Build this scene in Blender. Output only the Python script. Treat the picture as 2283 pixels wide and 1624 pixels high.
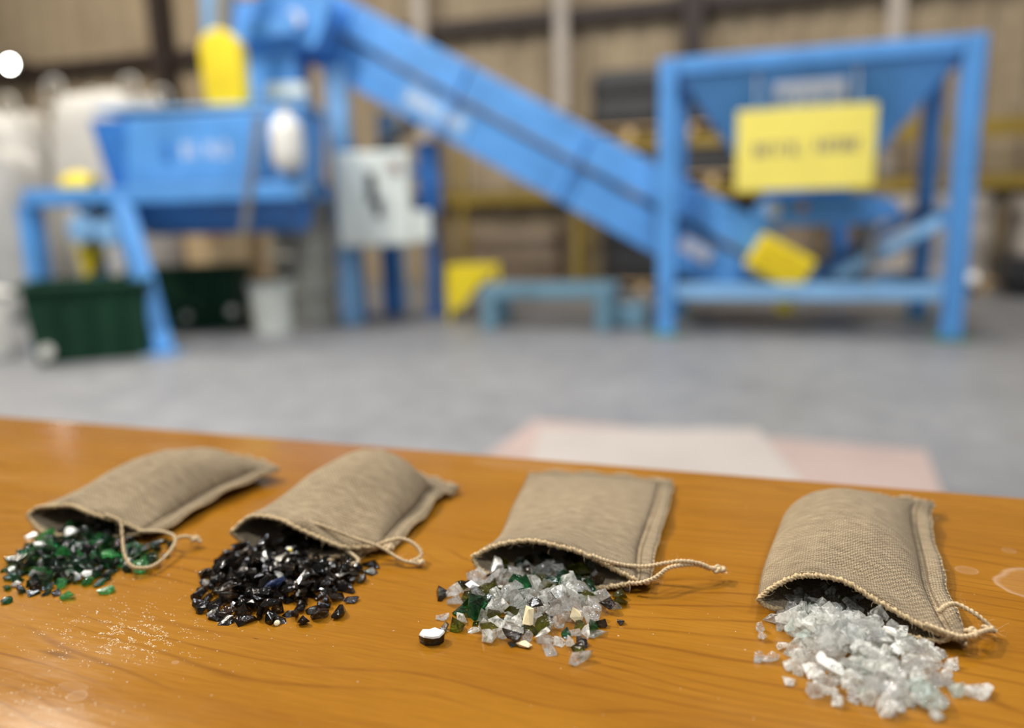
import bpy, bmesh, math, random
from mathutils import Vector, Matrix, Quaternion, noise

# ------------------------------------------------------------------ clear
for _o in list(bpy.data.objects):
    bpy.data.objects.remove(_o, do_unlink=True)
scene = bpy.context.scene
COL = scene.collection
R = math.radians

# ------------------------------------------------------------------ camera
CAM_Z, TABLE_Z = 0.96, 0.76
_p, _r = R(11.3), 0.0287
_fwd = Vector((0, math.cos(_p), -math.sin(_p)))
_up0 = Vector((0, math.sin(_p), math.cos(_p)))
_rt0 = Vector((1, 0, 0))
_right = math.cos(_r) * _rt0 - math.sin(_r) * _up0
_up = math.sin(_r) * _rt0 + math.cos(_r) * _up0
cam_data = bpy.data.cameras.new('camera')
cam_data.sensor_fit = 'HORIZONTAL'
cam_data.sensor_width = 36.0
cam_data.lens = 36.0 * 1700.0 / 2283.0
cam_data.clip_start = 0.02
cam_data.clip_end = 80
cam_data.dof.use_dof = True
cam_data.dof.focus_distance = 0.378
cam_data.dof.aperture_fstop = 2.55
cam = bpy.data.objects.new('camera', cam_data)
cam.matrix_world = Matrix(((_right.x, _up.x, -_fwd.x, 0), (_right.y, _up.y, -_fwd.y, 0),
                           (_right.z, _up.z, -_fwd.z, CAM_Z), (0, 0, 0, 1)))
COL.objects.link(cam)
scene.camera = cam

# ------------------------------------------------------------------ world, lamps, exposure
world = bpy.data.worlds.new('hall_ambience')
scene.world = world
world.use_nodes = True
world.node_tree.nodes['Background'].inputs[0].default_value = (0.97, 0.97, 0.96, 1)
world.node_tree.nodes['Background'].inputs[1].default_value = 0.245

def lamp(name, loc, target, size, watts, color):
    d = bpy.data.lights.new(name, 'AREA')
    d.shape = 'DISK'
    d.size = size
    d.energy = watts
    d.color = color
    o = bpy.data.objects.new(name, d)
    o.location = loc
    o.rotation_euler = (Vector(target) - Vector(loc)).to_track_quat('-Z', 'Y').to_euler()
    COL.objects.link(o)
    return o

WARM, COOL = (1.0, 0.90, 0.76), (0.95, 0.97, 1.0)
lamp('high_bay_light_key', (-3.7, 2.8, 5.2), (0, 0.45, 0.76), 0.24, 400, WARM)
lamp('high_bay_light_mid', (1.0, 2.2, 7.5), (1.0, 2.8, 0), 0.9, 205, COOL)
lamp('high_bay_light_front', (-3.4, 2.6, 7.5), (-3.0, 3.6, 0), 0.9, 310, COOL)
lamp('high_bay_light_wall', (-5.5, 7.4, 7.2), (-5.8, 8.6, 0), 0.9, 480, WARM)
lamp('high_bay_light_rack', (2.5, 5.6, 7.5), (2.5, 6.6, 0), 0.9, 260, WARM)
lamp('high_bay_light_rear', (1.6, -2.6, 6.5), (0.8, 0.0, 0.6), 0.9, 190, COOL)

vs = scene.view_settings
vs.view_transform = 'Standard'
vs.look = 'None'
vs.exposure = -0.15
vs.gamma = 1.0
vs.use_curve_mapping = False
scene.cycles.max_bounces = 14
scene.cycles.transmission_bounces = 12
scene.cycles.sample_clamp_indirect = 6.0

# ------------------------------------------------------------------ materials
def _nt(name):
    m = bpy.data.materials.new(name)
    m.use_nodes = True
    nt = m.node_tree
    return m, nt, nt.nodes['Principled BSDF']

def N(nt, typ, **kw):
    n = nt.nodes.new(typ)
    for k, v in kw.items():
        if k == 'inp':
            for kk, vv in v.items():
                n.inputs[kk].default_value = vv
        else:
            setattr(n, k, v)
    return n

def math_node(nt, op, a, b=None):
    n = nt.nodes.new('ShaderNodeMath')
    n.operation = op
    for i, x in enumerate((a, b)):
        if x is None:
            continue
        if isinstance(x, (int, float)):
            n.inputs[i].default_value = x
        else:
            nt.links.new(x, n.inputs[i])
    return n.outputs[0]

def mixc(nt, fac, a, b, mode='MIX'):
    n = nt.nodes.new('ShaderNodeMix')
    n.data_type = 'RGBA'
    n.blend_type = mode
    for s, x in ((n.inputs[0], fac), (n.inputs[6], a), (n.inputs[7], b)):
        if isinstance(x, (int, float)):
            s.default_value = x
        elif isinstance(x, tuple):
            s.default_value = (*x[:3], 1)
        else:
            nt.links.new(x, s)
    return n.outputs[2]

def ramp(nt, fac, *stops):
    n = nt.nodes.new('ShaderNodeValToRGB')
    e = n.color_ramp.elements
    while len(e) < len(stops):
        e.new(0.5)
    for el, (p, c) in zip(e, stops):
        el.position = p
        el.color = (*c, 1) if isinstance(c, tuple) else (c, c, c, 1)
    nt.links.new(fac, n.inputs[0])
    return n.outputs[0]

def mapped(nt, coord, scale, rot=(0, 0, 0), loc=(0, 0, 0)):
    n = N(nt, 'ShaderNodeMapping')
    n.inputs['Scale'].default_value = scale
    n.inputs['Rotation'].default_value = rot
    n.inputs['Location'].default_value = loc
    nt.links.new(coord, n.inputs['Vector'])
    return n.outputs[0]

def noise_tex(nt, vec, scale, detail=3.0, rough=0.5, dist=0.0):
    n = N(nt, 'ShaderNodeTexNoise', inp={'Scale': scale, 'Detail': detail, 'Roughness': rough, 'Distortion': dist})
    nt.links.new(vec, n.inputs['Vector'])
    return n.outputs[0]

def bump(nt, h, dist, strength=1.0):
    n = N(nt, 'ShaderNodeBump', inp={'Strength': strength, 'Distance': dist})
    nt.links.new(h, n.inputs['Height'])
    return n.outputs[0]

def paint(name, color, rough=0.5, metal=0.0, var=0.18, scale=3.0, spec=0.5):
    m, nt, b = _nt(name)
    tc = N(nt, 'ShaderNodeTexCoord')
    n = noise_tex(nt, tc.outputs['Object'], scale, 5, 0.6)
    dark = tuple(c * (1 - var) for c in color)
    lite = tuple(min(1, c * (1 + var)) for c in color)
    c = ramp(nt, n, (0.3, dark), (0.7, lite))
    nt.links.new(c, b.inputs['Base Color'])
    b.inputs['Roughness'].default_value = rough
    b.inputs['Metallic'].default_value = metal
    b.inputs['Specular IOR Level'].default_value = spec
    return m

M = {}
M['blue'] = paint('blue_machine_paint', (0.098, 0.325, 0.74), 0.42)
M['blue_dark'] = paint('deep_and_shaded_blue', (0.04, 0.19, 0.56), 0.42)
M['blue_pale'] = paint('faded_blue_paint', (0.23, 0.46, 0.76), 0.5)
M['teal'] = paint('weathered_blue_steel', (0.14, 0.27, 0.36), 0.5)
M['yellow'] = paint('yellow_guard_paint', (0.86, 0.66, 0.02), 0.45)
M['sign_yellow'] = paint('pale_yellow_sign', (0.93, 0.80, 0.16), 0.5, var=0.05)
M['yellow_dull'] = paint('dull_yellow_paint', (0.30, 0.205, 0.03), 0.55)
M['ink'] = paint('dark_ink', (0.10, 0.09, 0.20), 0.6)
M['white_print'] = paint('white_print', (0.72, 0.75, 0.85), 0.5, var=0.05)
M['white'] = paint('white_plastic', (0.78, 0.77, 0.72), 0.45, var=0.06)
M['panel_grey'] = paint('grey_enclosure_paint', (0.68, 0.73, 0.69), 0.45, var=0.06)
M['grey_mid'] = paint('grey_plastic', (0.22, 0.22, 0.2), 0.5)
M['drum'] = paint('olive_grey_plastic', (0.36, 0.35, 0.30), 0.5)
M['grey_dark'] = paint('dark_grey_steel', (0.03, 0.03, 0.032), 0.55)
M['steel'] = paint('dull_galvanised_steel', (0.32, 0.32, 0.31), 0.4, 0.6)
M['green'] = paint('dark_green_plastic', (0.006, 0.040, 0.020), 0.7, spec=0.25)
M['tan'] = paint('pale_cardboard', (0.74, 0.52, 0.28), 0.8)
M['card_pink'] = paint('pinkish_board', (0.345, 0.265, 0.245), 0.8, var=0.08)
M['card_white'] = paint('off_white_board', (0.36, 0.325, 0.305), 0.8, var=0.06)
M['card_brown'] = paint('brown_load_wrap', (0.24, 0.18, 0.125), 0.75)
M['sack'] = paint('woven_white_sack', (0.60, 0.59, 0.56), 0.75, var=0.10)
M['girt'] = paint('dark_brown_steel', (0.035, 0.022, 0.018), 0.6)
M['post_grey'] = paint('light_grey_post', (0.46, 0.41, 0.36), 0.6)
M['red'] = paint('red_label', (0.55, 0.16, 0.14), 0.5)
M['orange'] = paint('orange_plastic', (0.6, 0.3, 0.14), 0.6)
M['foot_green'] = paint('green_foot_pad', (0.06, 0.22, 0.12), 0.6)

def concrete():
    m, nt, b = _nt('polished_concrete')
    tc = N(nt, 'ShaderNodeTexCoord')
    a = noise_tex(nt, tc.outputs['Object'], 0.7, 6, 0.55, 0.4)
    f = noise_tex(nt, tc.outputs['Object'], 5.0, 8, 0.65)
    base = ramp(nt, a, (0.3, (0.15, 0.155, 0.166)), (0.72, (0.252, 0.257, 0.268)))
    col = mixc(nt, 0.35, base, ramp(nt, f, (0.3, (0.14, 0.14, 0.15)), (0.7, (0.30, 0.30, 0.31))))
    nt.links.new(col, b.inputs['Base Color'])
    nt.links.new(ramp(nt, f, (0.3, 0.38), (0.7, 0.6)), b.inputs['Roughness'])
    return m
M['concrete'] = concrete()

def wall_mat():
    m, nt, b = _nt('tan_wall_lining')
    tc = N(nt, 'ShaderNodeTexCoord')
    v = mapped(nt, tc.outputs['Object'], (1, 1, 0.35))
    a = noise_tex(nt, v, 1.1, 5, 0.6, 0.5)
    f = noise_tex(nt, tc.outputs['Object'], 6.0, 4, 0.6)
    c1 = ramp(nt, a, (0.28, (0.24, 0.18, 0.115)), (0.72, (0.46, 0.37, 0.245)))
    c2 = mixc(nt, 0.25, c1, ramp(nt, f, (0.3, (0.2, 0.155, 0.1)), (0.7, (0.5, 0.41, 0.28))))
    nt.links.new(c2, b.inputs['Base Color'])
    b.inputs['Roughness'].default_value = 0.75
    return m
M['wall'] = wall_mat()

def wood():
    m, nt, b = _nt('varnished_cherry_laminate')
    tc = N(nt, 'ShaderNodeTexCoord')
    o = tc.outputs['Object']
    sep = N(nt, 'ShaderNodeSeparateXYZ')
    nt.links.new(o, sep.inputs[0])
    broad = noise_tex(nt, mapped(nt, o, (1.6, 9.0, 1)), 2.0, 4, 0.55, 0.6)
    warp = noise_tex(nt, mapped(nt, o, (2.2, 6.0, 1)), 1.6, 2, 0.4, 0.3)
    w = math_node(nt, 'ADD', math_node(nt, 'MULTIPLY', sep.outputs[1], 300.0), math_node(nt, 'MULTIPLY', warp, 36.0))
    lines = math_node(nt, 'POWER', math_node(nt, 'ABSOLUTE', math_node(nt, 'SINE', w)), 34.0)
    mask = noise_tex(nt, mapped(nt, o, (3.0, 14.0, 1), loc=(3, 1, 0)), 1.5, 3, 0.5)
    lines = math_node(nt, 'MULTIPLY', lines, ramp(nt, mask, (0.38, 0.0), (0.6, 1.0)))
    fine = noise_tex(nt, mapped(nt, o, (10.0, 420.0, 1)), 1.0, 4, 0.65)
    pores = noise_tex(nt, mapped(nt, o, (60.0, 900.0, 1)), 1.0, 2, 0.5)
    c = ramp(nt, broad, (0.25, (0.205, 0.077, 0.0045)), (0.5, (0.270, 0.112, 0.0075)), (0.78, (0.335, 0.150, 0.0125)))
    c = mixc(nt, math_node(nt, 'MULTIPLY', lines, 0.75), c, (0.115, 0.036, 0.003))
    c = mixc(nt, 0.22, c, ramp(nt, fine, (0.3, (0.17, 0.06, 0.004)), (0.7, (0.35, 0.155, 0.014))))
    c = mixc(nt, 0.15, c, ramp(nt, pores, (0.35, (0.13, 0.045, 0.004)), (0.6, (0.31, 0.135, 0.013))))
    # a few knots / dark specks in the veneer, with their own places
    def spot(x, y, rx, ry, soft=1.0):
        dx = math_node(nt, 'DIVIDE', math_node(nt, 'SUBTRACT', sep.outputs[0], x), rx)
        dy = math_node(nt, 'DIVIDE', math_node(nt, 'SUBTRACT', sep.outputs[1], y), ry)
        d = math_node(nt, 'SQRT', math_node(nt, 'ADD', math_node(nt, 'MULTIPLY', dx, dx), math_node(nt, 'MULTIPLY', dy, dy)))
        return d
    for (x, y, rx, ry) in KNOTS:
        d = spot(x, y, rx, ry)
        d = math_node(nt, 'ADD', d, math_node(nt, 'MULTIPLY', math_node(nt, 'SUBTRACT', fine, 0.5), 1.2))
        c = mixc(nt, ramp(nt, d, (0.1, 0.6), (1.0, 0.0)), c, (0.07, 0.025, 0.008))
    # dried water marks: pale film and rim
    film = None
    for (x, y, rx, ry, s, rim) in MARKS:
        wob = math_node(nt, 'MULTIPLY', math_node(nt, 'SUBTRACT', noise_tex(nt, o, 45.0, 2), 0.5), 0.5)
        d = math_node(nt, 'ADD', spot(x, y, rx, ry), wob)
        k = ramp(nt, d, (0.0, 0.12 * s), (0.80, 0.16 * s), (0.92, (rim * s)), (1.0, 0.0))
        film = k if film is None else math_node(nt, 'MAXIMUM', film, k)
    c = mixc(nt, film, c, (0.62, 0.50, 0.40))
    nt.links.new(c, b.inputs['Base Color'])
    smear = noise_tex(nt, mapped(nt, o, (6, 22, 1)), 2.0, 6, 0.7)
    nt.links.new(ramp(nt, smear, (0.35, 0.12), (0.75, 0.26)), b.inputs['Roughness'])
    b.inputs['Specular IOR Level'].default_value = 0.30
    h = math_node(nt, 'ADD', math_node(nt, 'MULTIPLY', fine, 0.5), noise_tex(nt, mapped(nt, o, (90, 260, 1)), 1.0, 3, 0.6))
    nt.links.new(bump(nt, h, 0.00006, 0.6), b.inputs['Normal'])
    return m

def burlap(name, tint=1.0):
    m, nt, b = _nt(name)
    uv = N(nt, 'ShaderNodeUVMap')
    wobble = N(nt, 'ShaderNodeTexNoise', inp={'Scale': 180.0, 'Detail': 2.0})
    nt.links.new(uv.outputs[0], wobble.inputs['Vector'])
    vm = N(nt, 'ShaderNodeVectorMath', operation='SCALE')
    nt.links.new(wobble.outputs[1], vm.inputs[0])
    vm.inputs['Scale'].default_value = 0.0017
    va = N(nt, 'ShaderNodeVectorMath', operation='ADD')
    nt.links.new(uv.outputs[0], va.inputs[0])
    nt.links.new(vm.outputs[0], va.inputs[1])
    sep = N(nt, 'ShaderNodeSeparateXYZ')
    nt.links.new(va.outputs[0], sep.inputs[0])
    su = math_node(nt, 'SINE', math_node(nt, 'MULTIPLY', sep.outputs[0], 2 * math.pi / 0.0027))
    sv = math_node(nt, 'SINE', math_node(nt, 'MULTIPLY', sep.outputs[1], 2 * math.pi / 0.0021))
    ch = math_node(nt, 'MULTIPLY', su, sv)                       # over / under checker of a plain weave
    gap_u = math_node(nt, 'ABSOLUTE', math_node(nt, 'SINE', math_node(nt, 'MULTIPLY', sep.outputs[0], 2 * math.pi / 0.0027)))
    gap_v = math_node(nt, 'ABSOLUTE', math_node(nt, 'SINE', math_node(nt, 'MULTIPLY', sep.outputs[1], 2 * math.pi / 0.0021)))
    h = math_node(nt, 'ADD', math_node(nt, 'MULTIPLY', ch, 0.32),
                  math_node(nt, 'ADD', math_node(nt, 'MULTIPLY', gap_v, 0.42), math_node(nt, 'MULTIPLY', gap_u, 0.25)))
    fib = noise_tex(nt, mapped(nt, uv.outputs[0], (2600, 500, 1)), 1.0, 3, 0.6)
    slub = noise_tex(nt, mapped(nt, uv.outputs[0], (85, 480, 1)), 1.0, 3, 0.65)
    h2 = math_node(nt, 'ADD', h, math_node(nt, 'MULTIPLY', math_node(nt, 'SUBTRACT', fib, 0.5), 0.45))
    c = ramp(nt, h2, (0.06, (0.075 * tint, 0.048 * tint, 0.022 * tint)), (0.42, (0.37 * tint, 0.265 * tint, 0.145 * tint)),
             (0.88, (0.74 * tint, 0.575 * tint, 0.355 * tint)))
    c = mixc(nt, 0.42, c, ramp(nt, slub, (0.32, (0.20 * tint, 0.138 * tint, 0.072 * tint)), (0.68, (0.70 * tint, 0.55 * tint, 0.345 * tint))), 'MIX')
    nt.links.new(c, b.inputs['Base Color'])
    b.inputs['Roughness'].default_value = 0.9
    b.inputs['Specular IOR Level'].default_value = 0.15
    b.inputs['Sheen Weight'].default_value = 0.15
    nt.links.new(bump(nt, h2, 0.0012, 1.0), b.inputs['Normal'])
    return m

def jute(name, color):
    m, nt, b = _nt(name)
    tc = N(nt, 'ShaderNodeTexCoord')
    f = noise_tex(nt, tc.outputs['Object'], 900.0, 4, 0.6)
    nt.links.new(ramp(nt, f, (0.3, tuple(c * 0.6 for c in color)), (0.7, tuple(min(1, c * 1.25) for c in color))), b.inputs['Base Color'])
    b.inputs['Roughness'].default_value = 0.85
    b.inputs['Specular IOR Level'].default_value = 0.2
    nt.links.new(bump(nt, f, 0.0003, 0.7), b.inputs['Normal'])
    return m

M['burlap'] = burlap('burlap_weave', 0.86)
M['hem'] = jute('hem_jute', (0.56, 0.42, 0.24))
M['string'] = jute('jute_string', (0.60, 0.46, 0.28))
M['stitch'] = jute('stitching_thread', (0.17, 0.12, 0.07))

def glass(name, color, rough=0.05, scatter=0.12, scatter_col=None, clear=0.2, ior=1.5):
    """broken glass: refracting body, a share of straight see-through, fracture faces that scatter light"""
    m, nt, b = _nt(name)
    tc = N(nt, 'ShaderNodeTexCoord')
    f = noise_tex(nt, tc.outputs['Object'], 330.0, 3, 0.55, 0.6)
    b.inputs['Base Color'].default_value = (*color, 1)
    b.inputs['Transmission Weight'].default_value = 1.0
    b.inputs['IOR'].default_value = ior
    nt.links.new(ramp(nt, f, (0.45, rough), (0.8, min(1, rough + 0.15))), b.inputs['Roughness'])
    nt.links.new(bump(nt, f, 0.0016, 0.55), b.inputs['Normal'])
    out = b.outputs[0]
    def mix(fac, x, y):
        n = N(nt, 'ShaderNodeMixShader')
        if isinstance(fac, float):
            n.inputs[0].default_value = fac
        else:
            nt.links.new(fac, n.inputs[0])
        nt.links.new(x, n.inputs[1])
        nt.links.new(y, n.inputs[2])
        return n.outputs[0]
    if clear > 0:
        t = N(nt, 'ShaderNodeBsdfTransparent')
        t.inputs[0].default_value = (*color, 1)
        out = mix(clear, out, t.outputs[0])
    if scatter > 0:
        col = (*(scatter_col or color), 1)
        d = N(nt, 'ShaderNodeBsdfPrincipled')
        d.inputs['Base Color'].default_value = col
        d.inputs['Roughness'].default_value = 0.18
        tl = N(nt, 'ShaderNodeBsdfTranslucent')
        tl.inputs[0].default_value = col
        sc = mix(0.45, d.outputs[0], tl.outputs[0])
        out = mix(ramp(nt, f, (0.44, scatter * 0.35), (0.62, min(1, scatter * 2.4))), out, sc)
    nt.links.new(out, nt.nodes['Material Output'].inputs['Surface'])
    return m

M['g_clear'] = glass('clear_broken_glass', (0.985, 0.99, 0.985), 0.012, 0.13, (0.96, 0.97, 0.95), 0.20)
M['g_frost'] = glass('frosted_clear_glass', (0.985, 0.99, 0.985), 0.025, 0.31, (0.98, 0.98, 0.93), 0.22)
M['g_aqua'] = glass('pale_aqua_glass', (0.95, 0.985, 0.965), 0.03, 0.20, (0.84, 0.95, 0.89), 0.2)
M['g_olive'] = glass('olive_glass', (0.30, 0.31, 0.03), 0.03, 0.05, (0.10, 0.10, 0.015), 0.15)
M['g_green'] = glass('deep_green_glass', (0.03, 0.24, 0.075), 0.03, 0.08, (0.012, 0.07, 0.03), 0.10)
M['g_bright_green'] = glass('bright_green_glass', (0.20, 0.66, 0.25), 0.04, 0.16, (0.10, 0.42, 0.16), 0.15)
M['g_bottle'] = glass('dark_bottle_glass', (0.05, 0.11, 0.045), 0.04, 0.18, (0.014, 0.022, 0.012), 0.0)
M['g_brown'] = glass('near_black_brown_glass', (0.10, 0.062, 0.03), 0.03, 0.16, (0.016, 0.012, 0.009), 0.0)
M['g_black'] = glass('black_glass', (0.04, 0.03, 0.022), 0.05, 0.25, (0.011, 0.009, 0.008), 0.0)
M['c_blue'] = glass('blue_grey_glass', (0.25, 0.33, 0.55), 0.04, 0.3, (0.10, 0.14, 0.28), 0.1)
M['c_white'] = paint('white_ceramic_chip', (0.80, 0.79, 0.74), 0.35, var=0.06, scale=300)
M['c_cream'] = paint('cream_paper_chip', (0.80, 0.66, 0.40), 0.6, var=0.15, scale=250)
M['c_yellow'] = paint('yellow_spot', (0.78, 0.58, 0.10), 0.6, var=0.2, scale=300)

# ------------------------------------------------------------------ mesh helpers
class MB:
    """collects shapes, then links them as one mesh object"""
    def __init__(self):
        self.v, self.f, self.uv = [], [], []
    def add(self, verts, faces):
        o = len(self.v)
        self.v += [tuple(p) for p in verts]
        self.f += [tuple(i + o for i in f) for f in faces]
        return self
    def box(self, c, s, m=None):
        x, y, z = s[0] / 2, s[1] / 2, s[2] / 2
        vs_ = [Vector((a * x, b * y, d * z)) for a in (-1, 1) for b in (-1, 1) for d in (-1, 1)]
        if m is not None:
            vs_ = [m @ p for p in vs_]
        c = Vector(c)
        return self.add([p + c for p in vs_], [(0, 1, 3, 2), (4, 6, 7, 5), (0, 4, 5, 1), (2, 3, 7, 6), (0, 2, 6, 4), (1, 5, 7, 3)])
    def bar(self, a, b, w, h=None, up=(0, 0, 1)):
        """rectangular bar from a to b, width w across, h along up"""
        a, b = Vector(a), Vector(b)
        h = h or w
        d = (b - a).normalized()
        u = Vector(up)
        if abs(d.dot(u)) > 0.95:
            u = Vector((0.292, 0.956, 0))
        sx = d.cross(u).normalized()
        sy = sx.cross(d).normalized()
        q = [sx * (i * w / 2) + sy * (j * h / 2) for i, j in ((-1, -1), (1, -1), (1, 1), (-1, 1))]
        return self.add([a + p for p in q] + [b + p for p in q],
                        [(3, 2, 1, 0), (4, 5, 6, 7)] + [(i, (i + 1) % 4, 4 + (i + 1) % 4, 4 + i) for i in range(4)])
    def cyl(self, a, b, r0, r1=None, n=20, cap=True):
        return self.sweep([a, b], [r0, r0 if r1 is None else r1], n, cap=cap)
    def sweep(self, pts, radii, n=8, closed=False, lobes=0, amp=0.0, twist=0.0, cap=True):
        pts = [Vector(p) for p in pts]
        k = len(pts)
        if isinstance(radii, (int, float)):
            radii = [radii] * k
        rings = []
        up = Vector((0, 0, 1))
        t0 = (pts[1] - pts[0]).normalized()
        ref = up if abs(t0.dot(up)) < 0.9 else Vector((0, 1, 0))
        sx = t0.cross(ref).normalized()
        acc = 0.0
        for i, p in enumerate(pts):
            if closed:
                t = pts[(i + 1) % k] - pts[i - 1]
            else:
                t = pts[min(i + 1, k - 1)] - pts[max(i - 1, 0)]
            t.normalize()
            sx = (sx - t * sx.dot(t)).normalized()
            sy = t.cross(sx)
            if i:
                acc += (pts[i] - pts[i - 1]).length
            ring = []
            for j in range(n):
                a = 2 * math.pi * j / n
                r = radii[i] * (1 + (amp * math.cos(lobes * a) if lobes else 0))
                a += acc * twist
                ring.append(p + (sx * math.cos(a) + sy * math.sin(a)) * r)
            rings.append(ring)
        vs_ = [q for r in rings for q in r]
        fs = []
        for i in range(k if closed else k - 1):
            for j in range(n):
                a, b2 = i * n, ((i + 1) % k) * n
                fs.append((a + j, a + (j + 1) % n, b2 + (j + 1) % n, b2 + j))
        if cap and not closed:
            fs.append(tuple(range(n))[::-1])
            fs.append(tuple(range((k - 1) * n, k * n)))
        return self.add(vs_, fs)
    def build(self, name, mat, parent=None, smooth=False, bevel=0.0, loc=None, seg=2):
        me = bpy.data.meshes.new(name)
        me.from_pydata(self.v, [], self.f)
        bm = bmesh.new()
        bm.from_mesh(me)
        bmesh.ops.recalc_face_normals(bm, faces=bm.faces)
        bm.to_mesh(me)
        bm.free()
        me.materials.append(M[mat] if isinstance(mat, str) else mat)
        if smooth:
            me.polygons.foreach_set('use_smooth', [True] * len(me.polygons))
        o = bpy.data.objects.new(name, me)
        COL.objects.link(o)
        if loc is not None:
            me.transform(Matrix.Translation(-Vector(loc)))
            o.location = loc
        if parent is not None:
            o.parent = parent
            if loc is None:
                o.matrix_parent_inverse = Matrix.Translation(-parent.location) if parent.type == 'EMPTY' else Matrix.Identity(4)
        if bevel:
            md = o.modifiers.new('bevel', 'BEVEL')
            md.width = bevel
            md.segments = seg
            md.limit_method = 'ANGLE'
        return o

def tag(o, label=None, cat=None, group=None, kind=None):
    for k, v in (('label', label), ('category', cat), ('group', group), ('kind', kind)):
        if v:
            o[k] = v
    return o

def thing(name, loc, label, cat, group=None):
    o = bpy.data.objects.new(name, None)
    o.location = loc
    o.empty_display_size = 0.05
    COL.objects.link(o)
    return tag(o, label, cat, group)

def bez(pts, n=10):
    """Catmull-Rom through points"""
    P = [Vector(p) for p in pts]
    out = []
    for i in range(len(P) - 1):
        p0, p1, p2, p3 = P[max(i - 1, 0)], P[i], P[i + 1], P[min(i + 2, len(P) - 1)]
        for k in range(n):
            t = k / n
            out.append(0.5 * ((2 * p1) + (p2 - p0) * t + (2 * p0 - 5 * p1 + 4 * p2 - p3) * t * t + (3 * p1 - p0 - 3 * p2 + p3) * t ** 3))
    out.append(P[-1])
    return out

# hall directions: walls, machines and table all stand at the same slight angle to the lens
E1 = Vector((0.956, -0.292, 0))
E2 = Vector((0.292, 0.956, 0))
UP = Vector((0, 0, 1))
ROT = Matrix(((E1.x, E2.x, 0), (E1.y, E2.y, 0), (0, 0, 1)))
def hall(s, t, z):
    return E1 * s + E2 * t + UP * z

# ================================================================== THE HALL
def structure(o, label=None):
    return tag(o, label, None, None, 'structure')

fl = MB()
fl.add([hall(-17, -6, 0), hall(11, -6, 0), hall(11, 10.5, 0), hall(-17, 10.5, 0), hall(-17, -6, -0.2), hall(11, -6, -0.2), hall(11, 10.5, -0.2), hall(-17, 10.5, -0.2)],
       [(0, 1, 2, 3), (7, 6, 5, 4), (0, 4, 5, 1), (1, 5, 6, 2), (2, 6, 7, 3), (3, 7, 4, 0)])
structure(fl.build('floor', 'concrete'), 'grey polished concrete hall floor')

WT = 10.3                                        # distance of the back wall
wb = MB()
prof = []
s = -17.0
while s < 11:
    prof += [(s, 0), (s + 0.20, 0), (s + 0.24, -0.035), (s + 0.36, -0.035), (s + 0.40, 0)]
    s += 0.40
nv = len(prof)
wb.add([hall(a, WT + b, 0) for a, b in prof] + [hall(a, WT + b, 7.0) for a, b in prof] +
       [hall(a, WT + 0.15, 0) for a, b in prof] + [hall(a, WT + 0.15, 7.0) for a, b in prof],
       [(i, i + 1, nv + i + 1, nv + i) for i in range(nv - 1)] + [(2 * nv + i, 3 * nv + i, 3 * nv + i + 1, 2 * nv + i + 1) for i in range(nv - 1)])
wall_back = structure(wb.build('wall_back', 'wall'), 'tan ribbed sheet wall behind the machines')
for z in (1.15, 3.37, 5.6):
    MB().bar(hall(-17, WT - 0.13, z), hall(11, WT - 0.13, z), 0.14, 0.18).build('girt', 'girt', wall_back)
for sx in (-8.36, -0.66, 7.2):
    c = MB()
    c.box(hall(sx, WT - 0.34, 3.5), (0.24, 0.03, 7.0), ROT)
    c.box(hall(sx, WT - 0.24, 3.5), (0.03, 0.2, 7.0), ROT)
    c.box(hall(sx, WT - 0.14, 3.5), (0.24, 0.03, 7.0), ROT)
    c.build('steel_column', 'girt', wall_back)
for sx, z0 in ((-4.21, 0), (-2.29, 2.2), (1.56, 0)):
    MB().box(hall(sx, WT - 0.24, (7 + z0) / 2), (0.17, 0.10, 7.0 - z0), ROT).build('post', 'post_grey', wall_back)
wl = MB()
wl.box(hall(-16.9, 2, 3.5), (0.15, 16, 7), ROT)
structure(wl.build('wall_left', 'wall'), 'tan side wall far off to one side')

# ------------------------------------------------------------------ wall lamp (the bright disc)
wlp = thing('wall_lamp', hall(-10.98, WT - 0.5, 3.42), 'small bright round lamp on the dark wall girt', 'lamp')
c0 = hall(-10.98, WT - 0.5, 3.42)
MB().box(c0 + E2 * 0.16, (0.16, 0.2, 0.16), ROT).build('bracket', 'girt', wlp, bevel=0.01)
MB().cyl(c0 + E2 * 0.06, c0 - E2 * 0.03, 0.09, 0.12, 20).build('shade', 'grey_dark', wlp)
m_, nt_, b_ = _nt('lamp_glow')
b_.inputs['Emission Color'].default_value = (1, 0.97, 0.9, 1)
b_.inputs['Emission Strength'].default_value = 60
bulb = MB()
bulb.sweep([c0 - E2 * d for d in (0.02, 0.04, 0.06, 0.075)], [0.075, 0.07, 0.05, 0.01], 16)
bulb.build('bulb', m_, wlp, smooth=True)

# ------------------------------------------------------------------ pallet rack with loads
rack = thing('pallet_rack', hall(-0.5, 9.4, 0), 'pallet rack with dull yellow beams along the back wall', 'rack')
for sx in (-3.6, -1.9, 1.02, 3.95):
    for t in (9.0, 9.75):
        MB().box(hall(sx, t, 0.9 if sx < -2 else 1.0), (0.09, 0.07, 1.8 if sx < -2 else 2.0), ROT).build('upright', 'yellow_dull' if sx < 0 else 'blue_dark', rack)
for (a, b) in ((-1.9, 1.02), (1.02, 3.95)):
    for z in (1.13, 1.68):
        for t in (9.0, 9.75):
            MB().bar(hall(a, t, z), hall(b, t, z), 0.05, 0.13).build('beam', 'yellow_dull', rack)
for t in (9.0, 9.75):
    MB().bar(hall(-3.6, t, 1.13), hall(-1.9, t, 1.13), 0.05, 0.13).build('beam', 'yellow_dull', rack)

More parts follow.
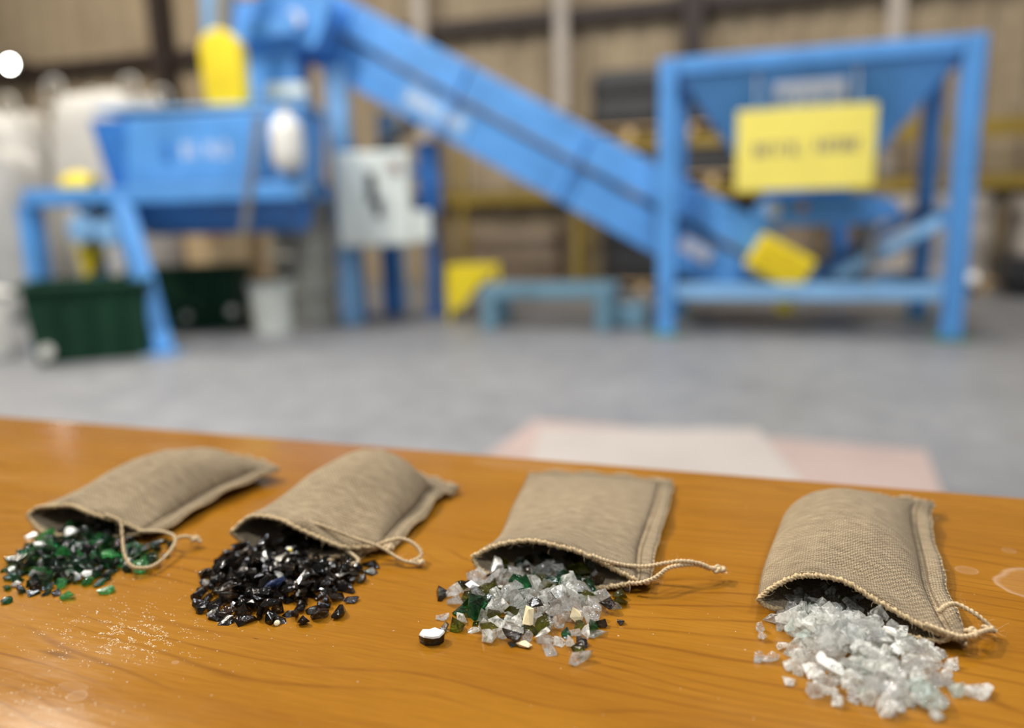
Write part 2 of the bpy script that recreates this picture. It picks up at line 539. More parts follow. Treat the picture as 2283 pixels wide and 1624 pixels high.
def load(name, s_, t_, z, w, d, h, mat, label, cat='bundle'):
    """shrink-wrapped load on a pallet; corners pulled in, folds round the middle"""
    base = hall(s_, t_, z)
    e = thing(name, base, label, cat)
    for k in (-1, 0, 1):
        MB().box(base + E1 * (k * w * 0.42) + UP * 0.05, (0.1, d, 0.10), ROT).build('pallet_bearer', 'tan', e)
    for k in range(5):
        MB().box(base + E2 * ((k - 2) * d * 0.22) + UP * 0.112, (w, d * 0.16, 0.02), ROT).build('pallet_board', 'tan', e)
    b = MB()
    rings, n = 7, 28
    vs_ = []
    for i in range(rings):
        zz = 0.124 + h * i / (rings - 1)
        k = 0.97 + 0.03 * math.sin(i * 2.1 + s_) - (0.05 if i == rings - 1 else 0)
        for j in range(n):
            a = 2 * math.pi * j / n
            x, y = math.cos(a), math.sin(a)
            q = 1 / max(abs(x) ** 5 + abs(y) ** 5, 1e-6) ** 0.2
            wob = 1 + 0.02 * noise.noise(Vector((x * 2 + s_, y * 2, zz * 3)))
            vs_.append(base + ROT @ Vector((x * q * w / 2 * k * wob, y * q * d / 2 * k * wob, zz)))
    fs = [(i * n + j, i * n + (j + 1) % n, (i + 1) * n + (j + 1) % n, (i + 1) * n + j) for i in range(rings - 1) for j in range(n)]
    fs += [tuple(range(n))[::-1], tuple(range((rings - 1) * n, rings * n))]
    b.add(vs_, fs)
    b.build('wrapped_goods', mat, e, smooth=False)
    return e

load('pallet_load', -2.75, 9.38, 0.0, 1.2, 0.8, 0.62, 'card_brown', 'brown wrapped pallet load on the floor behind the low bench')
load('pallet_load', -1.12, 9.38, 0.0, 1.0, 0.8, 0.75, 'grey_dark', 'black pallet load on the floor behind the blue hopper leg')
load('pallet_load', -0.36, 9.38, 1.20, 1.1, 0.8, 0.34, 'grey_dark', 'low black load between the two yellow rack beams')
load('pallet_load', -0.24, 9.38, 1.745, 0.9, 0.8, 0.42, 'grey_dark', 'black load on the upper rack beams seen beside the funnel')
load('pallet_load', 0.25, 9.38, 0.0, 1.1, 0.8, 0.6, 'card_brown', 'brown pallet load seen through the hopper stand')
load('pallet_load', 1.9, 9.38, 0.0, 1.2, 0.8, 0.9, 'post_grey', 'grey wrapped pallet load just beyond the hopper stand')
load('pallet_load', 3.25, 9.38, 0.0, 1.1, 0.8, 0.86, 'post_grey', 'grey wrapped pallet load behind the dark stand-in cart with white wheel')
load('pallet_load', -1.28, 9.38, 1.745, 0.95, 0.8, 0.62, 'grey_dark', 'tall black wrapped load on the upper rack beams, left of the hopper leg', 'bundle')

# ------------------------------------------------------------------ white bulk sacks at the left
def bulk_sack(base, w, d, h, label, rot=0.0, lean=0.0):
    base = Vector(base)
    e = thing('bulk_sack', base, label, 'sack', 'white bulk sacks behind the blue crusher')
    b = MB()
    rings, n = 14, 40
    vs_ = []
    for i in range(rings):
        u = i / (rings - 1)
        k = 0.86 + 0.16 * math.sin(math.pi * min(1, u * 1.05)) ** 0.7 if u < 0.97 else 0.80
        for j in range(n):
            a = 2 * math.pi * j / n + rot
            x, y = math.cos(a - rot), math.sin(a - rot)
            q = 1 / (abs(x) ** 4 + abs(y) ** 4) ** 0.25
            fold = 1 + 0.035 * noise.noise(Vector((x * 3, y * 3, u * 4 + base.x)))
            p = Vector((x * q * w / 2 * k * fold, y * q * d / 2 * k * fold, 0))
            p.rotate(Quaternion((0, 0, 1), rot))
            vs_.append(base + p + Vector((lean * u, 0, 0.002 + h * u + (0.05 * noise.noise(Vector((x * 2, y * 2, base.x))) if i == rings - 1 else 0))))
    fs = [(i * n + j, i * n + (j + 1) % n, (i + 1) * n + (j + 1) % n, (i + 1) * n + j) for i in range(rings - 1) for j in range(n)]
    vs_.append(base + Vector((lean, 0, h + 0.06)))
    vs_.append(base + Vector((0, 0, 0.002)))
    fs += [((rings - 1) * n + j, (rings - 1) * n + (j + 1) % n, rings * n) for j in range(n)]
    fs += [((j + 1) % n, j, rings * n + 1) for j in range(n)]
    b.add(vs_, fs)
    b.build('sack_body', 'sack', e, smooth=True)
    for sx in (-1, 1):
        for sy in (-1, 1):
            c = base + Vector((sx * w * 0.36 + lean, sy * d * 0.36, h - 0.02))
            pts = bez([c - Vector((0.1, 0, 0.03)), c + Vector((-0.07, 0, 0.16)), c + Vector((0.07, 0, 0.17)), c + Vector((0.1, 0, -0.03))], 5)
            MB().sweep(pts, 0.02, 6).build('lifting_loop', 'sack', e, smooth=True)
    return e
bulk_sack((-5.55, 8.2, 0), 1.25, 1.15, 1.72, 'white bulk sack at the picture edge beneath the bright lamp', 0.1)
bulk_sack((-4.75, 9.6, 0), 1.2, 1.15, 2.42, 'tall white bulk sack standing beside the dark steel column', -0.2, 0.04)
bulk_sack((-6.35, 9.9, 0), 1.3, 1.15, 2.30, 'rearmost white bulk sack, half hidden by its neighbours', 0.15)

# ================================================================== THE BLUE HOPPER
HS0, HS1, HT0, HT1, HZ = -0.555, 1.395, 5.907, 7.0, 2.0
hop = thing('feed_hopper', hall((HS0 + HS1) / 2, (HT0 + HT1) / 2, 0), 'blue steel feed hopper on four legs holding a yellow sign', 'hopper')
for a in (HS0, HS1):
    for t in (HT0, HT1):
        lg = MB().box(hall(a, t, HZ / 2 + 0.006), (0.13, 0.13, HZ - 0.012), ROT).build('leg', 'blue', hop, bevel=0.012)
        MB().box(hall(a, t, 0.008), (0.24, 0.24, 0.012), ROT).build('foot_plate', 'foot_green', lg)
for t in (HT0, HT1):
    MB().bar(hall(HS0 + 0.07, t, HZ - 0.055), hall(HS1 - 0.07, t, HZ - 0.055), 0.12, 0.11).build('top_beam', 'blue', hop, bevel=0.01)
    MB().bar(hall(HS0 + 0.07, t, 0.33), hall(HS1 - 0.07, t, 0.33), 0.10, 0.11).build('lower_beam', 'blue_pale', hop, bevel=0.01)
for a in (HS0, HS1):
    MB().bar(hall(a, HT0 + 0.07, HZ - 0.055), hall(a, HT1 - 0.07, HZ - 0.055), 0.12, 0.11).build('top_beam', 'blue', hop, bevel=0.01)
    MB().bar(hall(a, HT0 + 0.07, 0.86), hall(a, HT1 - 0.07, 0.86), 0.08, 0.09).build('side_beam', 'blue_pale', hop, bevel=0.01)
    MB().bar(hall(a, HT0 + 0.07, 0.33), hall(a, HT1 - 0.07, 0.33), 0.08, 0.09).build('side_beam', 'blue_pale', hop, bevel=0.01)
MB().bar(hall(HS1 - 0.08, HT0 + 0.10, 0.82), hall(0.72, HT0 + 0.55, 0.40), 0.09, 0.09).build('brace', 'blue_pale', hop)
MB().bar(hall(HS1 - 0.08, HT1 - 0.10, 0.86), hall(0.50, HT1 - 0.3, 0.36), 0.08, 0.08).build('brace', 'blue', hop)
# funnel: four sloping plates with thickness
top = [(HS0 + 0.07, HT0 - 0.02), (HS1 - 0.07, HT0 - 0.02), (HS1 - 0.07, HT1 + 0.02), (HS0 + 0.07, HT1 + 0.02)]
bot = [(0.14, HT0 + 0.42), (0.72, HT0 + 0.42), (0.72, HT1 - 0.36), (0.14, HT1 - 0.36)]
for i in range(4):
    j = (i + 1) % 4
    A0, B0, B1, A1 = hall(*top[i], HZ - 0.112), hall(*top[j], HZ - 0.112), hall(*bot[j], 1.02), hall(*bot[i], 1.02)
    n = (B0 - A0).cross(A1 - A0).normalized() * 0.012
    MB().add([A0, B0, B1, A1, A0 + n, B0 + n, B1 + n, A1 + n],
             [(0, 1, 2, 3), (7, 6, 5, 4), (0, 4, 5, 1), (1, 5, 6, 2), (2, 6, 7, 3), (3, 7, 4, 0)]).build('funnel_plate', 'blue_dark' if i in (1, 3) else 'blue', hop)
# vibrating feeder pan with rounded end under the funnel
pan = MB()
pts = [(0.02, 0), (0.0, 0.08), (0.06, 0.15), (0.2, 0.18), (0.75, 0.18), (0.95, 0.13), (1.02, 0.05), (0.98, 0.0), (0.8, -0.04), (0.2, -0.04)]
for_t = (HT0 + 0.18, HT1 - 0.25)
vs_ = [hall(0.06 + a, t, 0.84 + z) for t in for_t for a, z in pts]
k = len(pts)
pan.add(vs_, [tuple(range(k)), tuple(range(2 * k - 1, k - 1, -1))] + [(i, (i + 1) % k, k + (i + 1) % k, k + i) for i in range(k)])
feed = pan.build('feeder_pan', 'blue', hop, bevel=0.015)
MB().cyl(hall(0.20, HT0 + 0.18, 0.92), hall(0.20, HT0 + 0.13, 0.92), 0.055, n=18).build('round_cap', 'white', feed)
MB().cyl(hall(0.40, HT0 + 0.18, 0.93), hall(0.40, HT0 + 0.14, 0.93), 0.035, n=18).build('bolt_head', 'orange', feed)
for a in (0.2, 0.9):
    for t in (HT0 + 0.25, HT1 - 0.32):
        MB().cyl(hall(a, t, 0.83), hall(a, t, 0.36), 0.03, n=10).build('pan_support', 'steel', hop)
# white lettered plate on the funnel and the knob on the leg
def strokes(o, ux, uy, n, w, h, depth, seed, fill=0.62):
    """row of letter-like strokes, too soft in the photograph to be read"""
    rnd = random.Random(seed)
    b = MB()
    nn = ux.cross(uy).normalized()
    cw = w / n
    for i in range(n):
        if rnd.random() > 0.9:
            continue
        x0 = o + ux * (i * cw)
        st = rnd.choice((1, 2, 3))
        for q in range(st):
            xx = x0 + ux * (cw * (0.15 + 0.25 * q))
            b.add([xx, xx + ux * cw * 0.16, xx + ux * cw * 0.16 + uy * h, xx + uy * h] +
                  [p + nn * depth for p in (xx, xx + ux * cw * 0.16, xx + ux * cw * 0.16 + uy * h, xx + uy * h)],
                  [(3, 2, 1, 0), (4, 5, 6, 7), (0, 1, 5, 4), (1, 2, 6, 5), (2, 3, 7, 6), (3, 0, 4, 7)])
        yy = x0 + uy * (h * rnd.choice((0.0, 0.42, 0.84)))
        b.add([yy + ux * cw * 0.15, yy + ux * cw * 0.78, yy + ux * cw * 0.78 + uy * h * 0.15, yy + ux * cw * 0.15 + uy * h * 0.15] +
              [p + nn * depth for p in (yy + ux * cw * 0.15, yy + ux * cw * 0.78, yy + ux * cw * 0.78 + uy * h * 0.15, yy + ux * cw * 0.15 + uy * h * 0.15)],
              [(3, 2, 1, 0), (4, 5, 6, 7), (0, 1, 5, 4), (1, 2, 6, 5), (2, 3, 7, 6), (3, 0, 4, 7)])
    return b
A0, A1 = hall(*top[0], HZ - 0.112), hall(*bot[0], 1.02)
fr_n = (hall(*top[1], HZ - 0.112) - A0).cross(A1 - A0).normalized()
if fr_n.dot(E2) > 0:
    fr_n = -fr_n
fr_up = E1.cross(fr_n)
if fr_up.z < 0:
    fr_up = -fr_up
def on_front(s_, z):                      # point on the sloping front plate
    k_ = (HZ - 0.112 - z) / (HZ - 0.112 - 1.02)
    return hall(s_, HT0 - 0.02 + k_ * 0.44, z) + fr_n * 0.016
plc = MB()
q = [on_front(0.17, 1.61), on_front(0.64, 1.61), on_front(0.64, 1.80), on_front(0.17, 1.80)]
plc.add(q + [p + fr_n * 0.006 for p in q], [(0, 1, 2, 3), (7, 6, 5, 4), (0, 4, 5, 1), (1, 5, 6, 2), (2, 6, 7, 3), (3, 7, 4, 0)])
plate = plc.build('name_plate', 'white_print', hop)
strokes(on_front(0.19, 1.66) + fr_n * 0.0065, E1, fr_up, 8, 0.42, 0.08, 0.002, 5).build('plate_lettering', 'blue', plate)
MB().cyl(hall(HS1 + 0.07, HT0 - 0.02, 0.42), hall(HS1 + 0.13, HT0 - 0.03, 0.42), 0.05, n=18).build('release_knob', 'white', hop)

# yellow sign hung on the front of the hopper
sg = thing('yellow_sign', hall(-0.04, HT0 - 0.1, 1.06), 'pale yellow rectangular sign with one row of dark lettering', 'sign')
sgp = MB().box(hall(0.38, HT0 - 0.1, 1.33), (0.90, 0.012, 0.55), ROT).build('sign_board', 'sign_yellow', sg, bevel=0.004)
strokes(hall(0.04, HT0 - 0.107, 1.29), E1, UP, 7, 0.33, 0.085, 0.002, 3).build('lettering', 'ink', sg)
strokes(hall(0.44, HT0 - 0.107, 1.30), E1, UP, 6, 0.30, 0.085, 0.002, 9).build('lettering', 'ink', sg)
for a in (0.06, 0.70):
    MB().bar(hall(a, HT0 - 0.09, 1.58), hall(a, HT0 + 0.0, HZ - 0.112), 0.012, 0.012).build('hanging_wire', 'steel', sg)

# ================================================================== THE INCLINED CONVEYOR
CT, SL = 6.46, -0.565
def cz(s_):
    return 1.52 + SL * (s_ + 1.69)
cd = (E1 + UP * SL).normalized()          # running down to the hopper
cn = E2.cross(cd)
if cn.z < 0:
    cn = -cn                              # perpendicular, upward
def cv(s_, off, t):
    return hall(s_, t, cz(s_)) + cn * off
con = thing('inclined_conveyor', hall(-1.9, CT, 0), 'long blue inclined conveyor rising from the hopper to the crusher', 'conveyor')
S0, S1 = -4.3, 0.12
cuts = [S0, -3.3, -2.3, -1.3, -0.45, S1]
for i in range(5):
    a, b = cuts[i] + 0.006, cuts[i + 1] - 0.006
    for t, d in ((CT - 0.29, -1), (CT + 0.29, 1)):
        MB().bar(cv(a, 0.17, t), cv(b, 0.17, t), 0.05, 0.26, up=cn).build('side_panel', 'blue', con, bevel=0.008)
        MB().bar(cv(a, -0.16, t - d * 0.05), cv(b, -0.16, t - d * 0.05), 0.04, 0.30, up=cn).build('lower_panel', 'blue', con, bevel=0.006)
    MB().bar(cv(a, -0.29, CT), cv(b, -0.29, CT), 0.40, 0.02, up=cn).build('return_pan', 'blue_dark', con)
    for t in (CT - 0.325,):
        MB().bar(cv(b, -0.26, t), cv(b, 0.29, t), 0.03, 0.014, up=cd).build('joint_flange', 'blue', con)
MB().bar(cv(S0, 0.14, CT), cv(S1, 0.14, CT), 0.52, 0.02, up=cn).build('belt', 'grey_dark', con)
for a, r in ((S0, 0.16), (S1, 0.14)):
    MB().cyl(cv(a, 0.0, CT - 0.25), cv(a, 0.0, CT + 0.25), r, n=20).build('end_roller', 'steel', con)
lb = cv(-2.42, -0.15, CT - 0.272)
lp = MB()
q = [lb + cd * a + cn * b for a, b in ((-0.32, -0.09), (0.32, -0.09), (0.32, 0.09), (-0.32, 0.09))]
lp.add(q + [p - E2 * 0.004 for p in q], [(0, 1, 2, 3), (7, 6, 5, 4), (0, 4, 5, 1), (1, 5, 6, 2), (2, 6, 7, 3), (3, 7, 4, 0)])
lab = lp.build('side_label', 'blue_pale', con)
strokes(lb - cd * 0.28 - cn * 0.055 - E2 * 0.0045, cd, cn, 7, 0.56, 0.11, 0.002, 11).build('label_lettering', 'white_print', lab)
lb2 = cv(-0.30, -0.12, CT - 0.272)
lp2 = MB()
q = [lb2 + cd * a + cn * b for a, b in ((-0.13, -0.06), (0.13, -0.06), (0.13, 0.06), (-0.13, 0.06))]
lp2.add(q + [p - E2 * 0.004 for p in q], [(0, 1, 2, 3), (7, 6, 5, 4), (0, 4, 5, 1), (1, 5, 6, 2), (2, 6, 7, 3), (3, 7, 4, 0)])
lp2.build('warning_label', 'white_print', con)
# yellow ribbed drive guard at the low end
gd0 = hall(0.26, HT0 + 0.16, 0.53)
gm = Matrix((cd, E2, cn)).transposed()
gb = MB().box(gd0, (0.44, 0.22, 0.28), gm).build('drive_guard', 'yellow', con, bevel=0.025)
for k in range(5):
    MB().box(gd0 - E2 * 0.115 + cn * (-0.10 + 0.05 * k), (0.40, 0.02, 0.018), gm).build('guard_rib', 'yellow', gb)
MB().cyl(gd0 - E2 * 0.02 + UP * -0.14 + E1 * 0.03, gd0 - E2 * 0.02 + UP * -0.36 + E1 * 0.05, 0.05, 0.07, 14).build('guard_stand', 'yellow', con)
MB().bar(gd0 - UP * 0.12 + E2 * 0.12, cv(S1 - 0.1, -0.1, CT - 0.3), 0.08).build('guard_bracket', 'blue_dark', con)
# support posts under the head
for (x, y, zt) in ((-1.43, 6.86, 2.20), (-1.16, 7.85, 1.95)):
    MB().box((x, y, zt / 2), (0.17, 0.12, zt), ROT).build('support_post', 'blue_pale', con, bevel=0.01)
MB().bar((-1.35, 7.55, 1.45), (-0.75, 7.05, 1.82), 0.08).build('support_brace', 'steel', con)

# ================================================================== THE CRUSHER
cr = thing('glass_crusher', (-2.4, 6.3, 0), 'blue glass crusher with trough body on splayed legs', 'machine')
def quad_prism(pts_front, depth, mat, name, parent=cr, bev=0.01):
    k_ = len(pts_front)
    f_ = [Vector(p) for p in pts_front]
    b_ = [p + Vector((0, depth, 0)) for p in f_]
    return MB().add(f_ + b_, [tuple(range(k_)), tuple(range(2 * k_ - 1, k_ - 1, -1))] +
                    [(i, (i + 1) % k_, k_ + (i + 1) % k_, k_ + i) for i in range(k_)]).build(name, mat, parent, bevel=bev)
quad_prism([(-2.80, 5.90, 1.72), (-2.86, 5.90, 1.22), (-1.56, 5.90, 1.22), (-1.50, 5.90, 1.76)], 0.75, 'blue', 'body_front')
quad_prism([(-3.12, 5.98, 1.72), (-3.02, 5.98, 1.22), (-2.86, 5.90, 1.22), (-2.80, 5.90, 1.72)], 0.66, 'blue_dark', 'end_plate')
MB().box((-2.22, 6.0, 1.17), (1.36, 0.32, 0.10)).build('body_ledge', 'blue_pale', cr, bevel=0.01)
MB().box((-2.25, 6.27, 1.785), (1.56, 0.72, 0.03)).build('lid', 'blue_pale', cr, bevel=0.006)
tr = MB()
k = 12
arc = [(math.cos(math.pi + math.pi * i / k), math.sin(math.pi + math.pi * i / k)) for i in range(k + 1)]
tr.add([Vector((x, 6.28 + 0.36 * a, 1.12 + 0.27 * b)) for x in (-2.86, -1.66) for a, b in arc],
       [tuple(range(k + 1)), tuple(range(2 * k + 1, k, -1))] + [(i, i + 1, k + 2 + i, k + 1 + i) for i in range(k)] + [(0, k + 1, 2 * k + 1, k)])
tr.build('trough', 'blue_dark', cr)  # dark blue puts the shadow under the body into the colour
lw = strokes(Vector((-2.42, 5.899, 1.42)), Vector((1, 0, 0)), UP, 6, 0.36, 0.11, -0.004, 21)
tag(lw.build('body_lettering', 'white_print', cr), kind='stuff')
MB().box((-2.53, 5.893, 1.47), (0.06, 0.012, 0.14)).build('logo_bar', 'blue_dark', cr)
for (x0, y0, x1) in ((-3.6, 5.86, -1.55), (-3.6, 6.72, -1.55)):
    MB().bar((x0, y0, 1.16), (x1, y0, 1.16), 0.12, 0.12).build('frame_rail', 'blue', cr, bevel=0.01)
MB().bar((-3.6, 5.92, 1.16), (-3.6, 6.66, 1.16), 0.12, 0.12).build('frame_rail', 'blue', cr, bevel=0.01)
for (a, b, w) in (((-2.89, 5.84, 1.12), (-2.58, 5.56, 0.01), 0.135), ((-3.61, 5.90, 1.12), (-3.63, 5.92, 0.01), 0.13), ((-3.6, 6.7, 1.12), (-3.66, 6.9, 0.01), 0.12),
                  ((-2.05, 6.98, 1.80), (-2.05, 7.0, 0.01), 0.12)):
    lg = MB().bar(a, b, w).build('leg', 'blue', cr, bevel=0.01)
    MB().box((b[0], b[1], 0.008), (0.26, 0.22, 0.014)).build('foot_plate', 'blue_pale', lg)
# tower and head box up to the conveyor
MB().box((-1.95, 6.82, 2.15), (0.52, 0.5, 0.80)).build('tower_chute', 'blue', cr, bevel=0.015)
quad_prism([(-2.20, 6.5, 2.36), (-1.50, 6.5, 2.30), (-1.35, 6.5, 2.62), (-1.45, 6.5, 2.80), (-2.20, 6.5, 2.62)], 0.62, 'blue', 'head_box')
MB().bar((-2.28, 6.48, 2.36), (-2.24, 6.48, 3.1), 0.14, 0.14).build('head_post', 'blue_pale', cr)
MB().bar((-2.25, 6.48, 2.40), (-1.62, 6.45, 2.46), 0.10, 0.14).build('head_beam', 'blue', cr)
MB().cyl((-1.80, 6.55, 2.78), (-1.80, 6.55, 3.1), 0.12, n=18).build('drive_motor', 'grey_dark', cr)
MB().box((-2.02, 6.62, 2.84), (0.20, 0.2, 0.34)).build('gear_housing', 'orange', cr, bevel=0.04)
MB().cyl((-1.63, 6.47, 2.50), (-1.63, 6.42, 2.50), 0.06, n=16).build('head_bearing', 'white_print', cr)
for (c_, t_) in (((-1.80, 6.55, 1.86), 'blue_pale'), ((-1.78, 6.54, 1.98), 'panel_grey')):
    MB().box(c_, (0.34, 0.06, 0.10)).build('chute_clamp', t_, cr, bevel=0.01)
# yellow obround belt guard
gu = MB()
ob = []
for i in range(13):
    a = math.pi * i / 12
    ob.append((0.15 * math.cos(a), 0.15 + 0.15 * math.sin(a)))
for i in range(13):
    a = math.pi + math.pi * i / 12
    ob.append((0.15 * math.cos(a), -0.15 + 0.15 * math.sin(a)))
gc = Vector((-2.09, 5.97, 2.04))
k = len(ob)
gu.add([gc + Vector((x - 0.02 * z, y, z)) for y in (0, 0.2) for x, z in ob], [tuple(range(k)), tuple(range(2 * k - 1, k - 1, -1))] + [(i, (i + 1) % k, k + (i + 1) % k, k + i) for i in range(k)])
gu.build('belt_guard', 'yellow', cr, bevel=0.02)
MB().bar((-2.07, 6.05, 1.70), (-2.0, 6.3, 1.80), 0.12).build('guard_mount', 'blue_pale', cr)
MB().cyl((-2.10, 6.1, 2.30), (-2.02, 6.15, 3.0), 0.075, n=14).build('air_hose', 'grey_mid', cr)
MB().cyl((-1.78, 5.80, 1.70), (-1.98, 5.82, 0.86), 0.035, n=10).build('drain_pipe', 'steel', cr)
for (x, z, r) in ((-3.21, 0.92, 0.10), (-3.01, 0.90, 0.10)):
    MB().cyl((x, 5.82, z), (x, 6.05, z), r, n=20).build('bearing_housing', 'blue_pale', cr, bevel=0.015)
MB().bar((-3.11, 6.0, 1.12), (-3.11, 6.0, 0.88), 0.1).build('bearing_hanger', 'grey_dark', cr)
yb = MB()
yb.sweep([(-3.47, 6.2, 1.24), (-3.37, 6.2, 1.24), (-3.25, 6.2, 1.24)], [0.10, 0.13, 0.09], 16)
yb.build('motor_cap', 'yellow', cr, smooth=False)
MB().bar((-3.36, 6.2, 1.14), (-3.36, 6.2, 1.20), 0.14).build('motor_foot', 'grey_dark', cr)
quad_prism([(-3.34, 5.95, 0.80), (-3.30, 5.95, 0.54), (-3.22, 5.95, 0.60), (-3.16, 5.95, 0.80)], 0.12, 'yellow', 'lower_guard')
MB().bar((-3.25, 6.0, 0.78), (-3.2, 6.02, 1.1), 0.05).build('guard_rod', 'steel', cr)

wc = thing('white_canister', (-1.60, 5.82, 1.28), 'white oblong canister hanging at the crusher end', 'canister')
cn_ = MB()
cn_.sweep([(-1.60, 5.80, z) for z in (1.29, 1.30, 1.34, 1.42, 1.58, 1.64, 1.68, 1.69)], [0.03, 0.07, 0.105, 0.115, 0.115, 0.10, 0.06, 0.035], 24)
cn_.build('canister_body', 'white', wc, smooth=True)
MB().cyl((-1.60, 5.80, 1.69), (-1.60, 5.80, 1.73), 0.035, n=14).build('canister_cap', 'white', wc)
MB().bar((-1.60, 5.80, 1.73), (-1.56, 5.92, 1.80), 0.02).build('hanger', 'steel', wc)

# ------------------------------------------------------------------ control cabinet on its stand
cc = thing('control_cabinet', (-1.15, 7.25, 0), 'grey electrical control cabinet on a blue stand under the conveyor', 'cabinet')
MB().box((-1.14, 6.72, 1.095), (0.64, 0.12, 0.80)).build('enclosure', 'panel_grey', cc, bevel=0.02)
for z in (0.86, 1.35):
    MB().bar((-1.0, 6.78, z), (-1.0, 7.39, z), 0.06, 0.06).build('mounting_arm', 'blue_dark', cc)
cdr = MB().box((-1.14, 6.65, 1.095), (0.60, 0.02, 0.76)).build('cabinet_door', 'panel_grey', cc, bevel=0.006)
MB().box((-1.15, 6.635, 1.19), (0.08, 0.012, 0.26)).build('dark_label', 'grey_dark', cdr)
MB().box((-1.10, 6.635, 1.02), (0.07, 0.012, 0.15)).build('dark_label', 'grey_dark', cdr)
MB().box((-0.94, 6.635, 1.35), (0.09, 0.012, 0.10)).build('red_label', 'card_pink', cdr)
MB().box((-0.742, 6.74, 0.86), (0.15, 0.16, 0.26)).build('switch_box', 'panel_grey', cc, bevel=0.01)
for x in (-1.47, -0.72):
    st = MB().box((x, 7.42, 0.82), (0.13, 0.13, 1.62)).build('stand_post', 'blue_dark', cc, bevel=0.008)
    MB().box((x, 7.42, 0.008), (0.28, 0.3, 0.014)).build('foot_plate', 'blue_dark', st)
MB().box((-0.70, 7.12, 1.28), (0.20, 0.12, 0.62)).build('side_plate', 'blue_dark', cc, bevel=0.006)
MB().bar((-1.41, 7.42, 1.35), (-0.78, 7.42, 1.35), 0.06, 0.08).build('stand_rail', 'blue_dark', cc)
MB().bar((-1.41, 7.40, 0.86), (-0.78, 7.40, 0.86), 0.06, 0.08).build('stand_rail', 'blue_dark', cc)
MB().bar((-1.14, 7.40, 0.02), (-1.14, 7.40, 0.82), 0.16, 0.10).build('cable_riser', 'blue_dark', cc)

# ------------------------------------------------------------------ ribbed drum, buckets, boxes below the crusher
gdm = thing('ribbed_drum', (-1.88, 7.06, 0), 'tall grey ribbed drum behind the crusher', 'drum')
prof_ = [(0.27, 0.0), (0.29, 0.02)]
for i in range(4):
    z = 0.06 + i * 0.30
    prof_ += [(0.27, z), (0.27, z + 0.2), (0.30, z + 0.23), (0.30, z + 0.26), (0.27, z + 0.29)]
prof_ += [(0.25, 1.27)]
MB().sweep([(-1.88, 7.06, z + 0.002) for r, z in prof_], [r for r, z in prof_], 26).build('drum_shell', 'drum', gdm)
MB().cyl((-1.88, 7.06, 1.272), (-1.88, 7.06, 1.30), 0.24, 0.20, 24).build('drum_lid', 'grey_mid', gdm)
def bucket(x, y, r0, r1, h, mat, label, z=0.0):
    e = thing('bucket', (x, y, z), label, 'bucket')
    MB().sweep([(x, y, z + a) for a in (0.002, h * 0.92, h * 0.92, h, h, h * 0.3)], [r0, r1, r1 * 1.07, r1 * 1.07, r1 * 0.94, r0 * 0.9], 26).build('pail', mat, e)
    pts = [(x + r1 * 1.08 * math.cos(a), y - 0.02 - 0.3 * r1 * math.sin(a), z + h * 0.86 - r1 * 1.1 * math.sin(a)) for a in [math.pi * i / 12 for i in range(13)]]
    MB().sweep(pts, 0.006, 6).build('bail_handle', 'steel', e)
    return e
bucket(-2.04, 6.50, 0.15, 0.18, 0.44, 'panel_grey', 'grey plastic bucket on the floor beside the ribbed drum')
bucket(-3.42, 7.75, 0.2, 0.22, 0.95, 'post_grey', 'tall pale grey pail behind the green bins')
cb = thing('cardboard_box', (-2.85, 7.75, 0), 'pale cardboard box standing upright behind the green bins', 'box')
MB().box((-2.85, 7.75, 0.48), (0.62, 0.4, 0.956)).build('carton', 'tan', cb, bevel=0.006)
MB().box((-2.85, 7.75, 0.961), (0.10, 0.402, 0.006)).build('tape', 'orange', cb)
MB().box((-2.85, 7.546, 0.85), (0.10, 0.004, 0.2)).build('tape', 'orange', cb)

def bin_(corner, d1, w, d, h, label, glints):
    """open tapered plastic bin with rim, ribs and white discs painted in as glints"""
    c_ = Vector(corner)
    d1 = Vector(d1).normalized()
    d2 = Vector((-d1.y, d1.x, 0))
    e = thing('green_bin', c_ + d1 * w / 2 + d2 * d / 2, label, 'bin', 'dark green bins under the crusher')
    def ring(k_, z):
        return [c_ + d1 * (w * (0.5 + a * (0.5 - k_))) + d2 * (d * (0.5 + b * (0.5 - k_))) + UP * z for a, b in ((-1, -1), (1, -1), (1, 1), (-1, 1))]
    lv = [ring(0.05, 0.004), ring(0.0, h), ring(0.015, h), ring(0.06, 0.03)]
    vs2 = [p for r_ in lv for p in r_]
    fs2 = [(3, 2, 1, 0), (12, 13, 14, 15)]
    for l in range(3):
        for j in range(4):
            fs2.append((l * 4 + j, l * 4 + (j + 1) % 4, l * 4 + 4 + (j + 1) % 4, l * 4 + 4 + j))
    MB().add(vs2, fs2).build('bin_shell', 'green', e)
    for (a, b) in ((0, 1), (1, 2), (2, 3), (3, 0)):
        r_ = ring(-0.01, h - 0.02)
        MB().bar(r_[a], r_[b], 0.05, 0.045).build('rim', 'green', e, bevel=0.01)
    for f_ in (0.25, 0.5, 0.75):
        MB().bar(c_ + d1 * w * f_ + d2 * d * 0.03 + UP * 0.06, c_ + d1 * w * f_ - d2 * 0.008 + UP * (h - 0.05), 0.04, 0.03).build('rib', 'green', e)
    for (f_, z, r) in glints:
        p = c_ + d1 * w * f_ - d2 * 0.02 + UP * z
        MB().cyl(p + d2 * 0.04, p - d2 * 0.006, r, n=16).build('glint_disc', 'white', e)  # white discs stand for small specular highlights on the bin
    return e
bin_((-3.32, 5.17, 0), (0.70, 0.27, 0), 0.78, 0.62, 0.56, 'green bin in front, beside the splayed blue leg', ((0.14, 0.10, 0.045),))
bin_((-3.30, 6.62, 0), (0.95, 0.12, 0), 0.92, 0.60, 0.55, 'green bin further back, under the crusher trough', ((0.92, 0.17, 0.04), (0.5, 0.14, 0.03)))

